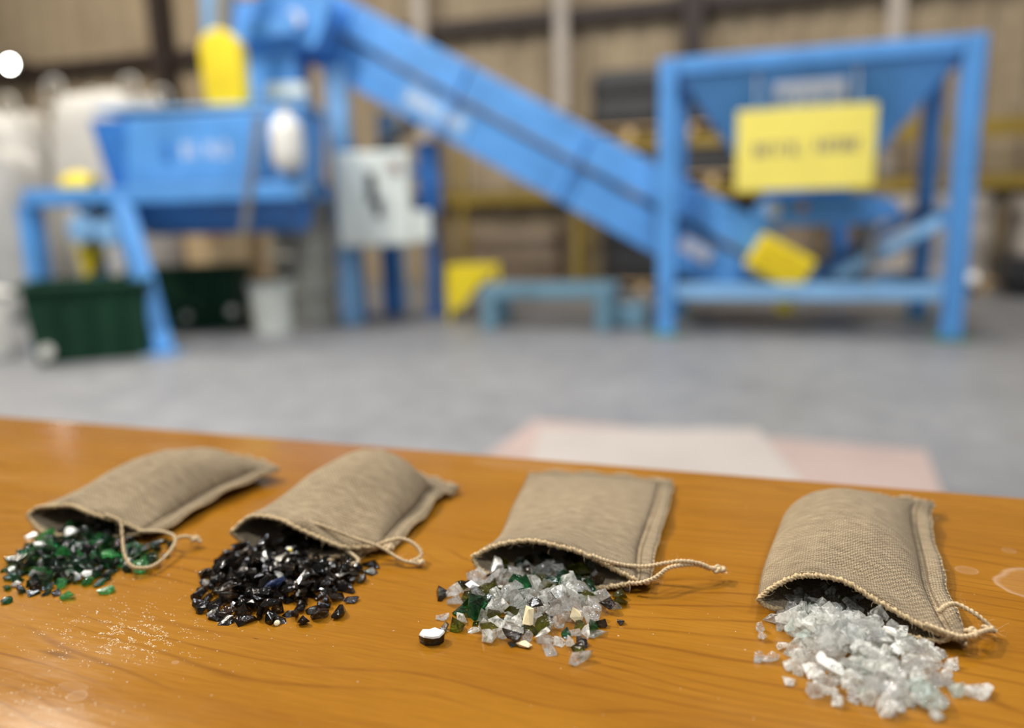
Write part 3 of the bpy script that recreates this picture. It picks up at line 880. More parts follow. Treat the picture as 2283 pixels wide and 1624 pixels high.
tote = thing('white_tote', (-4.40, 5.6, 0), 'white plastic tote at the picture edge beside the green bin', 'tote')
MB().sweep([(-4.40, 5.6, z) for z in (0.004, 0.46, 0.46, 0.50, 0.50)], [0.68, 0.74, 0.76, 0.76, 0.6], 4).build('tote_shell', 'white', tote, bevel=0.03)
MB().bar((-4.95, 5.6, 0.47), (-3.85, 5.6, 0.47), 0.08, 0.03).build('tote_grip', 'white', tote)

# ------------------------------------------------------------------ low bench frame, step, black cart standing in for shadow
bn = thing('low_bench_frame', (0.28, 6.3, 0), 'low weathered blue steel bench frame on the floor', 'bench')
L0, L1 = Vector((-0.22, 6.33, 0)), Vector((0.80, 6.12, 0))
for t in (0.0, 0.38):
    MB().bar(L0 + E2 * t + UP * 0.31, L1 + E2 * t + UP * 0.31, 0.09, 0.10).build('rail', 'teal', bn, bevel=0.008)
    for p in (L0, L1):
        q_ = p + E2 * t + (L1 - L0).normalized() * (0.05 if p == L0 else -0.05)
        MB().bar(q_ + UP * 0.004, q_ + UP * 0.26, 0.12, 0.10).build('leg', 'teal', bn, bevel=0.006)
for p in (L0, L1):
    MB().bar(p + E2 * 0.05 + UP * 0.31, p + E2 * 0.33 + UP * 0.31, 0.09, 0.09).build('cross_rail', 'teal', bn)
MB().box(L1 + Vector((0.20, 0.12, 0.10)), (0.24, 0.2, 0.18), ROT).build('end_box', 'teal', bn, bevel=0.01)
ys = thing('yellow_step', (-0.33, 7.0, 0), 'small bright yellow step stool behind the low bench', 'step stool')
MB().box((-0.33, 7.0, 0.475), (0.48, 0.28, 0.05)).build('tread', 'yellow', ys, bevel=0.01)
for sx in (-1, 1):
    MB().add([Vector((-0.33 + sx * 0.22, 7.0 + a, b)) + Vector((sx * c_, 0, 0)) for c_ in (-0.015, 0.015) for a, b in ((-0.13, 0.45), (0.13, 0.45), (0.17, 0.005), (-0.17, 0.005))],
             [(0, 1, 2, 3), (7, 6, 5, 4), (0, 4, 5, 1), (1, 5, 6, 2), (2, 6, 7, 3), (3, 7, 4, 0)]).build('side_panel', 'yellow', ys)
quad_prism([(-0.54, 6.86, 0.45), (-0.12, 6.86, 0.45), (-0.30, 6.86, 0.30), (-0.44, 6.86, 0.12), (-0.54, 6.86, 0.10)], 0.02, 'yellow', 'front_gusset', ys, 0.0)
ct = thing('shade_cart', (5.3, 7.35, 0), 'low black cart standing in for shadow under a load, with a white wheel, beside the hopper leg', 'cart')
MB().box((5.38, 7.38, 0.27), (1.1, 0.42, 0.24), ROT).build('shade_cart_bed', 'grey_dark', ct, bevel=0.02)  # black bed put where only shadow lies under the load
for p in ((4.98, 7.38, 0.12), (5.72, 7.10, 0.12), (5.06, 7.62, 0.12), (5.82, 7.38, 0.12)):
    MB().cyl(Vector(p) - E2 * 0.03, Vector(p) + E2 * 0.03, 0.115, n=20).build('wheel', 'grey_dark', ct)
MB().cyl(Vector((5.04, 7.20, 0.20)) - E2 * 0.03, Vector((5.04, 7.20, 0.20)) + E2 * 0.03, 0.08, n=20).build('white_wheel', 'white', ct)

# ------------------------------------------------------------------ boards lying on the floor beyond the table
def board(name, corners, z, th, mat, label, sag=0.0):
    c_ = [Vector(p) for p in corners]
    n_ = 10
    vs2, fs2 = [], []
    for lay in (0, 1):
        for i in range(n_ + 1):
            for j in range(n_ + 1):
                u, v = i / n_, j / n_
                p = c_[0].lerp(c_[1], u).lerp(c_[3].lerp(c_[2], u), v)
                vs2.append(p + UP * (z + th * lay + sag * (0.5 + 0.5 * math.sin(u * 7 + v * 3))))
    q_ = (n_ + 1) ** 2
    for i in range(n_):
        for j in range(n_):
            a = i * (n_ + 1) + j
            fs2 += [(a, a + 1, a + n_ + 2, a + n_ + 1), (q_ + a + n_ + 1, q_ + a + n_ + 2, q_ + a + 1, q_ + a)]
    for i in range(n_):
        for (a, b) in ((i * (n_ + 1), (i + 1) * (n_ + 1)), (i * (n_ + 1) + n_, (i + 1) * (n_ + 1) + n_), (i, i + 1), (n_ * (n_ + 1) + i, n_ * (n_ + 1) + i + 1)):
            fs2.append((a, b, q_ + b, q_ + a))
    b_ = MB().add(vs2, fs2).build(name, mat)
    return tag(b_, label, 'board', 'boards lying on the floor beyond the table')
board('cardboard_sheet', [(0.10, 3.42, 0), (1.59, 2.815, 0), (1.15, 1.75, 0), (-0.34, 2.35, 0)], 0.002, 0.008, 'card_pink', 'pinkish sheet lying lowest on the floor beyond the table')
board('cardboard_sheet', [(0.115, 3.17, 0), (1.015, 3.06, 0), (0.93, 2.0, 0), (-0.02, 2.1, 0)], 0.012, 0.030, 'card_white', 'off-white sheet lying on top of the pinkish one')

# ================================================================== THE TABLE
KNOTS = [(-0.1142, -0.3345, 0.013, 0.0030), (-0.0313, -0.2965, 0.0022, 0.0008)]
MARKS = [(0.340, -0.137, 0.022, 0.020, 0.35, 0.8), (0.3066, -0.1282, 0.006, 0.005, 0.5, 0.4), (-0.078, -0.357, 0.005, 0.004, 0.5, 0.5),
         (-0.085, -0.352, 0.008, 0.003, 0.35, 0.3), (-0.055, -0.324, 0.0020, 0.0015, 0.8, 0.4), (0.245, -0.253, 0.006, 0.008, 0.3, 0.5),
         (0.335, -0.095, 0.004, 0.004, 0.4, 0.4), (0.02, -0.02, 0.05, 0.012, 0.4, 0.12), (-0.28, -0.05, 0.06, 0.012, 0.35, 0.12)]
M['wood'] = wood()
M['wood_edge'] = paint('table_edge_band', (0.22, 0.085, 0.02), 0.4)
T1, T2 = Vector((0.945, -0.326, 0)).normalized(), Vector((0.326, 0.945, 0)).normalized()
TO = Vector((-0.002, 0.608, TABLE_Z))
TROT = Matrix(((T1.x, T2.x, 0), (T1.y, T2.y, 0), (0, 0, 1)))
tb = thing('table', (TO.x, TO.y, 0), 'glossy orange-brown wooden table holding four burlap bags', 'table')
top_me = MB().box((-0.15, -0.39, -0.014), (2.1, 0.78, 0.028)).build('tabletop', 'wood', None, bevel=0.003)
top_me.rotation_euler = (0, 0, math.atan2(T1.y, T1.x))
top_me.location = (0, 0, TABLE_Z)
top_me.parent = tb
for (a, b) in ((-1.12, -0.07), (0.82, -0.07), (-1.12, -0.71), (0.82, -0.71)):
    c_ = TO + T1 * a + T2 * b
    MB().bar(Vector((c_.x, c_.y, 0.002)), Vector((c_.x, c_.y, TABLE_Z - 0.028)), 0.06).build('leg', 'wood_edge', tb, bevel=0.004)
for b in (-0.07, -0.71):
    MB().bar(TO + T1 * -1.09 + T2 * b - UP * 0.07, TO + T1 * 0.79 + T2 * b - UP * 0.07, 0.022, 0.08).build('apron', 'wood_edge', tb)
for a in (-1.12, 0.82):
    MB().bar(TO + T1 * a + T2 * -0.10 - UP * 0.07, TO + T1 * a + T2 * -0.68 - UP * 0.07, 0.022, 0.08).build('apron', 'wood_edge', tb)

# ================================================================== BURLAP BAGS
NV, SUB = 34, 9

def resample(pts, n):
    pts = bez(pts, 8)
    L = [0.0]
    for a, b in zip(pts, pts[1:]):
        L.append(L[-1] + (b - a).length)
    out, j = [], 0
    for i in range(n + 1):
        d = L[-1] * i / n
        while j < len(L) - 2 and L[j + 1] < d:
            j += 1
        t = (d - L[j]) / max(L[j + 1] - L[j], 1e-9)
        out.append(pts[j].lerp(pts[j + 1], min(1, max(0, t))))
    return out

def crom(P, sub):
    out = []
    for i in range(len(P) - 1):
        p0, p1, p2, p3 = P[max(i - 1, 0)], P[i], P[i + 1], P[min(i + 2, len(P) - 1)]
        for k in range(sub):
            t = k / sub
            out.append(0.5 * ((2 * p1) + (p2 - p0) * t + (2 * p0 - 5 * p1 + 4 * p2 - p3) * t * t + (3 * p1 - p0 - 3 * p2 + p3) * t ** 3))
    out.append(P[-1])
    return out

def sheet_mesh(name, rows, mat, parent, uv_rows, thick=0.0009, smooth=True, closed=False):
    nr, nc = len(rows), len(rows[0])
    me = bpy.data.meshes.new(name)
    vs_ = [tuple(p) for r_ in rows for p in r_]
    fs, uvs = [], []
    for i in range(nr - 1):
        for j in range(nc - 1 if not closed else nc):
            j2 = (j + 1) % nc
            fs.append((i * nc + j, i * nc + j2, (i + 1) * nc + j2, (i + 1) * nc + j))
            uu = uv_rows[i][j + 1] if closed else uv_rows[i][j2]
            uu2 = uv_rows[i + 1][j + 1] if closed else uv_rows[i + 1][j2]
            uvs += [uv_rows[i][j], uu, uu2, uv_rows[i + 1][j]]
    me.from_pydata(vs_, [], fs)
    uvl = me.uv_layers.new(name='UVMap')
    for k, c in enumerate(uvs):
        uvl.data[k].uv = c
    me.materials.append(M[mat])
    me.polygons.foreach_set('use_smooth', [smooth] * len(me.polygons))
    o = bpy.data.objects.new(name, me)
    COL.objects.link(o)
    o.parent = parent
    o.matrix_parent_inverse = Matrix.Translation(-parent.location)
    if thick:
        md = o.modifiers.new('cloth_thickness', 'SOLIDIFY')
        md.thickness = thick
        md.offset = 0
    return o

def beads(pts, pitch, r, amp, closed=False):
    """points and radii of a beaded (over-sewn) edge"""
    pts = [Vector(p) for p in pts]
    if closed:
        pts = pts + [pts[0]]
    L = [0.0]
    for a, b in zip(pts, pts[1:]):
        L.append(L[-1] + (b - a).length)
    n = max(8, int(L[-1] / pitch * 4))
    P, Q, j = [], [], 0
    for i in range(n if closed else n + 1):
        d = L[-1] * i / n
        while j < len(L) - 2 and L[j + 1] < d:
            j += 1
        t = (d - L[j]) / max(L[j + 1] - L[j], 1e-9)
        p = pts[j].lerp(pts[j + 1], t)
        ph = 2 * math.pi * i / 4
        P.append(p + UP * (0.25 * r * math.sin(ph * 0.5)))
        Q.append(r * (1 + amp * math.sin(ph) + 0.12 * noise.noise(p * 700)))
    return P, Q

def fuzz(name, anchors, parent, n, seed, rmin=0.003, rmax=0.008):
    rnd = random.Random(seed)
    b = MB()
    for _ in range(n):
        p = Vector(rnd.choice(anchors)) + Vector((rnd.gauss(0, .0006), rnd.gauss(0, .0006), rnd.uniform(0, .0006)))
        d = Vector((rnd.gauss(0, 1), rnd.gauss(0, 1), rnd.gauss(0.2, 0.6))).normalized()
        l = rnd.uniform(rmin, rmax)
        c = Vector((rnd.gauss(0, 1), rnd.gauss(0, 1), rnd.gauss(0, 1))) * l * 0.22
        pts = [p, p + d * l * .35 + c * .6, p + d * l * .7 + c, p + d * l + c * 0.4]
        for q_ in pts:
            q_.z = max(q_.z, TABLE_Z + 0.0004)
        b.sweep(pts, [4.5e-5, 4e-5, 3.5e-5, 2e-5], 3, cap=False)
    return tag(b.build(name, 'string', parent), None, None, None, 'stuff')

def rope(name, pts, parent, r=0.00105, n=12):
    return MB().sweep(bez(pts, n), r, 8, lobes=2, amp=0.30, twist=1500).build(name, 'string', parent, smooth=True)

def knot(p, parent, size=0.0026):
    p = Vector(p)
    pts = []
    for i in range(48):
        a = 2 * math.pi * i / 48
        pts.append(p + Vector(((math.sin(a) + 2 * math.sin(2 * a)) * 0.38, (math.cos(a) - 2 * math.cos(2 * a)) * 0.38, -math.sin(3 * a) * 0.42)) * size)
    for q_ in pts:
        q_.z = max(q_.z, TABLE_Z + 0.0012)
    return MB().sweep(pts, 0.0010, 7, closed=True).build('knot', 'string', parent, smooth=True)

def make_bag(label, lip_top, lip_bot, stations, seed, strings, knots, fw=0.009, ew=0.008, wrinkle=0.0009):
    L0, R0 = Vector(lip_top[0]), Vector(lip_top[-1])
    e = thing('burlap_bag', Vector(((L0.x + R0.x) / 2, (L0.y + R0.y) / 2, TABLE_Z)), label, 'bag', 'burlap bags lying on the table')
    topS, botS = [resample(lip_top, NV)], [resample(lip_bot, NV)]
    for (L, Rr, h, skew) in stations:
        L, Rr = Vector(L), Vector(Rr)
        d = Rr - L
        Rb = Rr - d.normalized() * fw
        tp, bt = [], []
        for j in range(NV + 1):
            v = j / NV
            p = L.lerp(Rb, v)
            pr = max(0.0, math.sin(math.pi * (v ** skew))) ** 0.62
            tp.append(p + UP * (h * pr))
            floor_z = TABLE_Z + 0.0014
            bt.append(Vector((p.x, p.y, p.z - (p.z - floor_z) * min(1, pr * 1.1))))
        topS.append(tp)
        botS.append(bt)
    cols_t = [crom([s_[j] for s_ in topS], SUB) for j in range(NV + 1)]
    cols_b = [crom([s_[j] for s_ in botS], SUB) for j in range(NV + 1)]
    nu = len(cols_t[0])
    axis = ((Vector(stations[-1][0]) + Vector(stations[-1][1])) / 2 - (L0 + R0) / 2)
    blen = axis.length
    axis.normalize()
    W = (Vector(stations[1][1]) - Vector(stations[1][0])).length
    for i in range(nu):
        u = i / (nu - 1)
        for j in range(1, NV):
            v = j / NV
            p = cols_t[j][i]
            amp = wrinkle * (4 * v * (1 - v)) ** 0.5 * (1 if 0 < i < nu - 1 else 0)
            w_ = noise.noise(Vector((v * 3.2 + seed * 7, u * 5.0, seed))) + 0.6 * noise.noise(Vector((v * 9 + seed, u * 8, seed * 3)))
            # soft folds running lengthwise out of the mouth
            w_ += 0.9 * math.exp(-u * 5) * math.sin(v * 16 + seed * 2)
            cols_t[j][i] = p + UP * (amp * w_ + (0.0007 if 0 < i <= 3 else 0))
            if cols_b[j][i].z < TABLE_Z + 0.001:
                cols_b[j][i].z = TABLE_Z + 0.001
    rows, uvr = [], []
    for i in range(nu):
        u = i / (nu - 1)
        rows.append([cols_t[j][i] for j in range(NV + 1)] + [cols_b[j][i] for j in range(NV - 1, 0, -1)])
        n_ = len(rows[-1])
        uvr.append([(W * 2 * j / n_, u * blen) for j in range(n_ + 1)])
    # close the far end
    rows.append([rows[-1][j] * 0.5 + (rows[-1][-j if j else 0]) * 0.5 + axis * 0.0005 for j in range(len(rows[-1]))])
    uvr.append([(a, b + 0.001) for a, b in uvr[-1]])
    body = sheet_mesh('bag_body', rows, 'burlap', e, uvr, closed=True)
    # side seam flange
    fr, fuv, outer, stitch = [], [], [], []
    for i in range(nu):
        u = i / (nu - 1)
        p = cols_t[NV][i]
        d = (cols_t[NV][i] - cols_t[0][i])
        d.z = 0
        d.normalize()
        grow = min(1.0, 0.55 + 3 * u)
        w_ = fw * grow * (1 + 0.10 * noise.noise(Vector((u * 14, seed, 0))))
        row = []
        for k in range(5):
            t = k / 4
            z = p.z * (1 - t) + max(TABLE_Z + 0.0018, p.z - 0.0015) * t
            z += 0.0011 * t * math.sin(u * 23 + seed) + (0.0006 if 0.3 < t < 0.9 else 0)
            row.append(Vector((p.x + d.x * w_ * t, p.y + d.y * w_ * t, max(z, TABLE_Z + 0.0014))))
        fr.append(row)
        fuv.append([(W + w_ * k / 4, u * blen) for k in range(5)])
        outer.append(row[-1])
        stitch.append(row[1] + UP * 0.0009)
    seam = sheet_mesh('side_seam', fr, 'burlap', e, fuv, thick=0.0018)
    P, Q = beads(outer, 0.0024, 0.0009, 0.22)
    MB().sweep(P, Q, 6).build('overlock_edge', 'hem', seam, smooth=True)
    MB().sweep(stitch, 0.00042, 6).build('stitching', 'stitch', seam, smooth=True)
    # end seam flange
    er, euv, eo, es = [], [], [], []
    for j in range(NV + 1):
        p = cols_t[j][-1]
        row = []
        for k in range(4):
            t = k / 3
            row.append(p + axis * (ew * t * (1 + 0.06 * noise.noise(Vector((j * 0.5, seed, 2))))) + UP * (0.0010 * t * math.sin(j * 0.7 + seed) - 0.0006 * t))
        if j == NV:
            row = [q_ + (fr[-1][-1] - fr[-1][0]) * 0.95 for q_ in row]
        er.append(row)
        euv.append([(W * j / NV, blen + ew * k / 3) for k in range(4)])
        eo.append(row[-1])
        es.append(row[1] + UP * 0.0009)
    for row in er:
        for q_ in row:
            q_.z = max(q_.z, TABLE_Z + 0.0014)
    eseam = sheet_mesh('end_seam', er, 'burlap', e, euv, thick=0.0018)
    P, Q = beads(eo, 0.0024, 0.0009, 0.22)
    MB().sweep(P, Q, 6).build('overlock_edge', 'hem', eseam, smooth=True)
    MB().sweep(es[1:-1], 0.00042, 6).build('stitching', 'stitch', eseam, smooth=True)
    # rolled hem round the mouth
    loop = [cols_t[j][0] for j in range(NV + 1)] + [cols_b[j][0] for j in range(NV - 1, 0, -1)]
    for q_ in loop:
        q_.z = max(q_.z, TABLE_Z + 0.0016)
    P, Q = beads(loop, 0.0026, 0.00125, 0.08, closed=True)
    MB().sweep(P, Q, 9, closed=True, lobes=3, amp=0.26, twist=1100).build('mouth_hem', 'hem', e, smooth=True)
    s0 = None
    for pts in strings:
        o = rope('drawstring', pts, e)
        s0 = s0 or o
    for (p, sz) in knots:
        knot(p, s0, sz)
    fuzz('loose_fibres', loop + outer[::2] + [q_ for st in strings for q_ in bez(st, 6)], e, 170, seed * 5 + 1)
    return e

Z = TABLE_Z
BAG1 = make_bag('plump burlap bag, farthest from the pale pile, spilling green glass',
    [(-.323, .477, .772), (-.318, .480, .776), (-.302, .474, .779), (-.289, .471, .780), (-.271, .461, .778), (-.252, .458, .773), (-.238, .456, .767)],
    [(-.323, .477, .771), (-.309, .468, .7635), (-.295, .465, .762), (-.274, .460, .762), (-.258, .460, .762), (-.239, .456, .766)],
    [((-.312, .512, .767), (-.222, .486, .767), .021, 0.92), ((-.297, .545, .766), (-.212, .518, .769), .026, 0.95),
     ((-.272, .578, .767), (-.196, .548, .770), .019, 1.0), ((-.245, .600, .768), (-.186, .560, .771), .003, 1.0)],
    1.3,
    [[(-.262, .459, .778), (-.249, .452, .776), (-.236, .428, .775), (-.228, .414, .770), (-.221, .408, .766), (-.212, .412, .764), (-.209, .428, .765), (-.2105, .441, .768), (-.219, .447, .770), (-.232, .452, .769), (-.240, .455, .768)],
     [(-.2105, .441, .768), (-.206, .444, .768), (-.201, .447, .765), (-.197, .446, .763)]],
    [((-.2015, .4465, .765), .0022)], wrinkle=0.0017)
BAG2 = make_bag('round-bellied burlap bag spilling near-black glass, a pale fleck at its mouth',
    [(-.174, .437, .773), (-.164, .444, .780), (-.144, .436, .781), (-.131, .427, .779), (-.114, .420, .774), (-.101, .419, .769), (-.083, .428, .765)],
    [(-.174, .437, .772), (-.165, .440, .763), (-.139, .428, .762), (-.121, .421, .762), (-.105, .421, .763), (-.083, .428, .764)],
    [((-.168, .474, .767), (-.068, .455, .765), .021, 0.95), ((-.155, .512, .766), (-.059, .483, .766), .030, 1.0),
     ((-.133, .543, .766), (-.055, .507, .767), .029, 1.0), ((-.108, .556, .765), (-.050, .515, .766), .008, 1.0), ((-.098, .566, .764), (-.044, .520, .765), .002, 1.0)],
    2.7,
    [[(-.128, .431, .782), (-.114, .427, .779), (-.096, .421, .774), (-.080, .418, .769), (-.067, .411, .764), (-.055, .409, .762)],
     [(-.083, .424, .768), (-.075, .423, .771), (-.068, .4225, .772), (-.060, .420, .769), (-.056, .414, .765), (-.062, .410, .763)],
     [(-.105, .423, .768), (-.098, .418, .766), (-.092, .411, .764), (-.100, .409, .763), (-.110, .414, .764)]],
    [((-.0755, .4195, .768), .0022), ((-.056, .4095, .763), .0014)], wrinkle=0.0016)
BAG3 = make_bag('flat burlap bag spilling mixed clear and olive glass, string to one side',
    [(-.025, .396, .772), (-.011, .399, .777), (.007, .397, .780), (.024, .390, .779), (.036, .387, .776), (.055, .378, .769), (.063, .374, .766)],
    [(-.025, .396, .771), (-.020, .392, .765), (-.006, .388, .762), (.025, .378, .762), (.044, .374, .7625), (.063, .374, .765)],
    [((-.011, .431, .767), (.079, .410, .766), .012, 0.95), ((-.002, .484, .766), (.096, .462, .766), .010, 1.0), ((.006, .525, .765), (.107, .500, .765), .007, 1.0),
     ((.0095, .548, .764), (.113, .521, .764), .003, 1.0)],
    3.1,
    [[(.040, .383, .777), (.047, .380, .775), (.058, .382, .771), (.069, .384, .769), (.079, .383, .771), (.088, .381, .773), (.098, .3815, .771), (.106, .382, .767), (.112, .384, .765)],
     [(.058, .372, .766), (.064, .3695, .767), (.072, .371, .769), (.080, .377, .771), (.088, .380, .771), (.097, .382, .770), (.104, .3825, .767)]],
    [((.1075, .3825, .767), .0022), ((.111, .384, .766), .0014)])
BAG4 = make_bag('full burlap bag with the sharpest weave, spilling clear glass, nearest the lens',
    [(.118, .345, .769), (.124, .346, .774), (.139, .347, .780), (.157, .341, .780), (.169, .330, .775), (.184, .317, .769), (.194, .312, .766)],
    [(.118, .345, .768), (.124, .346, .764), (.130, .346, .763), (.138, .342, .762), (.165, .328, .762), (.185, .316, .763), (.194, .312, .765)],
    [((.131, .377, .768), (.215, .349, .766), .018, 0.90), ((.150, .415, .767), (.231, .386, .766), .023, 0.85),
     ((.166, .444, .766), (.247, .424, .767), .0225, 0.80), ((.186, .466, .766), (.260, .450, .768), .012, 0.9), ((.194, .474, .766), (.268, .460, .769), .003, 1.0)],
    4.9,
    [[(.194, .322, .773), (.200, .327, .773), (.207, .330, .772), (.2125, .325, .770), (.217, .3215, .766), (.220, .3205, .763)],
     [(.184, .3155, .771), (.192, .311, .769), (.198, .309, .768), (.207, .312, .768), (.214, .317, .766), (.219, .320, .764)]],
    [((.204, .3125, .768), .0022), ((.2165, .3205, .765), .0018)], fw=0.011)

# ================================================================== BROKEN GLASS
from mathutils.bvhtree import BVHTree

def shard_mesh(style, k):
    """faceted fragment, about 8 mm long; 'chunk' blocky, 'chip' flat, 'pebble' rounder"""
    rnd = random.Random(sum(map(ord, style)) * 100 + k)
    dims = {'chunk': (4.6, 3.6, 2.7), 'chip': (4.8, 3.7, 1.7), 'pebble': (4.3, 3.4, 2.1)}[style]
    dims = [d * rnd.uniform(0.82, 1.2) * 0.001 for d in dims]
    bm = bmesh.new()
    n = {'chunk': 11, 'chip': 12, 'pebble': 18}[style]
    for _ in range(n):
        v = Vector((rnd.gauss(0, 1), rnd.gauss(0, 1), rnd.gauss(0, 1))).normalized()
        if style != 'pebble':
            q = max(abs(v.x), abs(v.y), abs(v.z))
            v = v.lerp(v / q, 0.45) * rnd.uniform(0.78, 1.12)
        bm.verts.new((v.x * dims[0], v.y * dims[1], v.z * dims[2]))
    r = bmesh.ops.convex_hull(bm, input=bm.verts)
    bmesh.ops.delete(bm, geom=[v for v in bm.verts if not v.link_faces], context='VERTS')
    c = Vector((0, 0, 0))
    for v in bm.verts:
        c += v.co
    c /= len(bm.verts)
    for v in bm.verts:
        v.co -= c
    bmesh.ops.recalc_face_normals(bm, faces=bm.faces)
    me = bpy.data.meshes.new('%s_fragment' % style)
    bm.to_mesh(me)
    bm.free()
    me.materials.append(M['g_clear'])
    return me
STYLES = ('chunk', 'chip', 'pebble')
FRAG = {st: [shard_mesh(st, k) for k in range(12)] for st in STYLES}

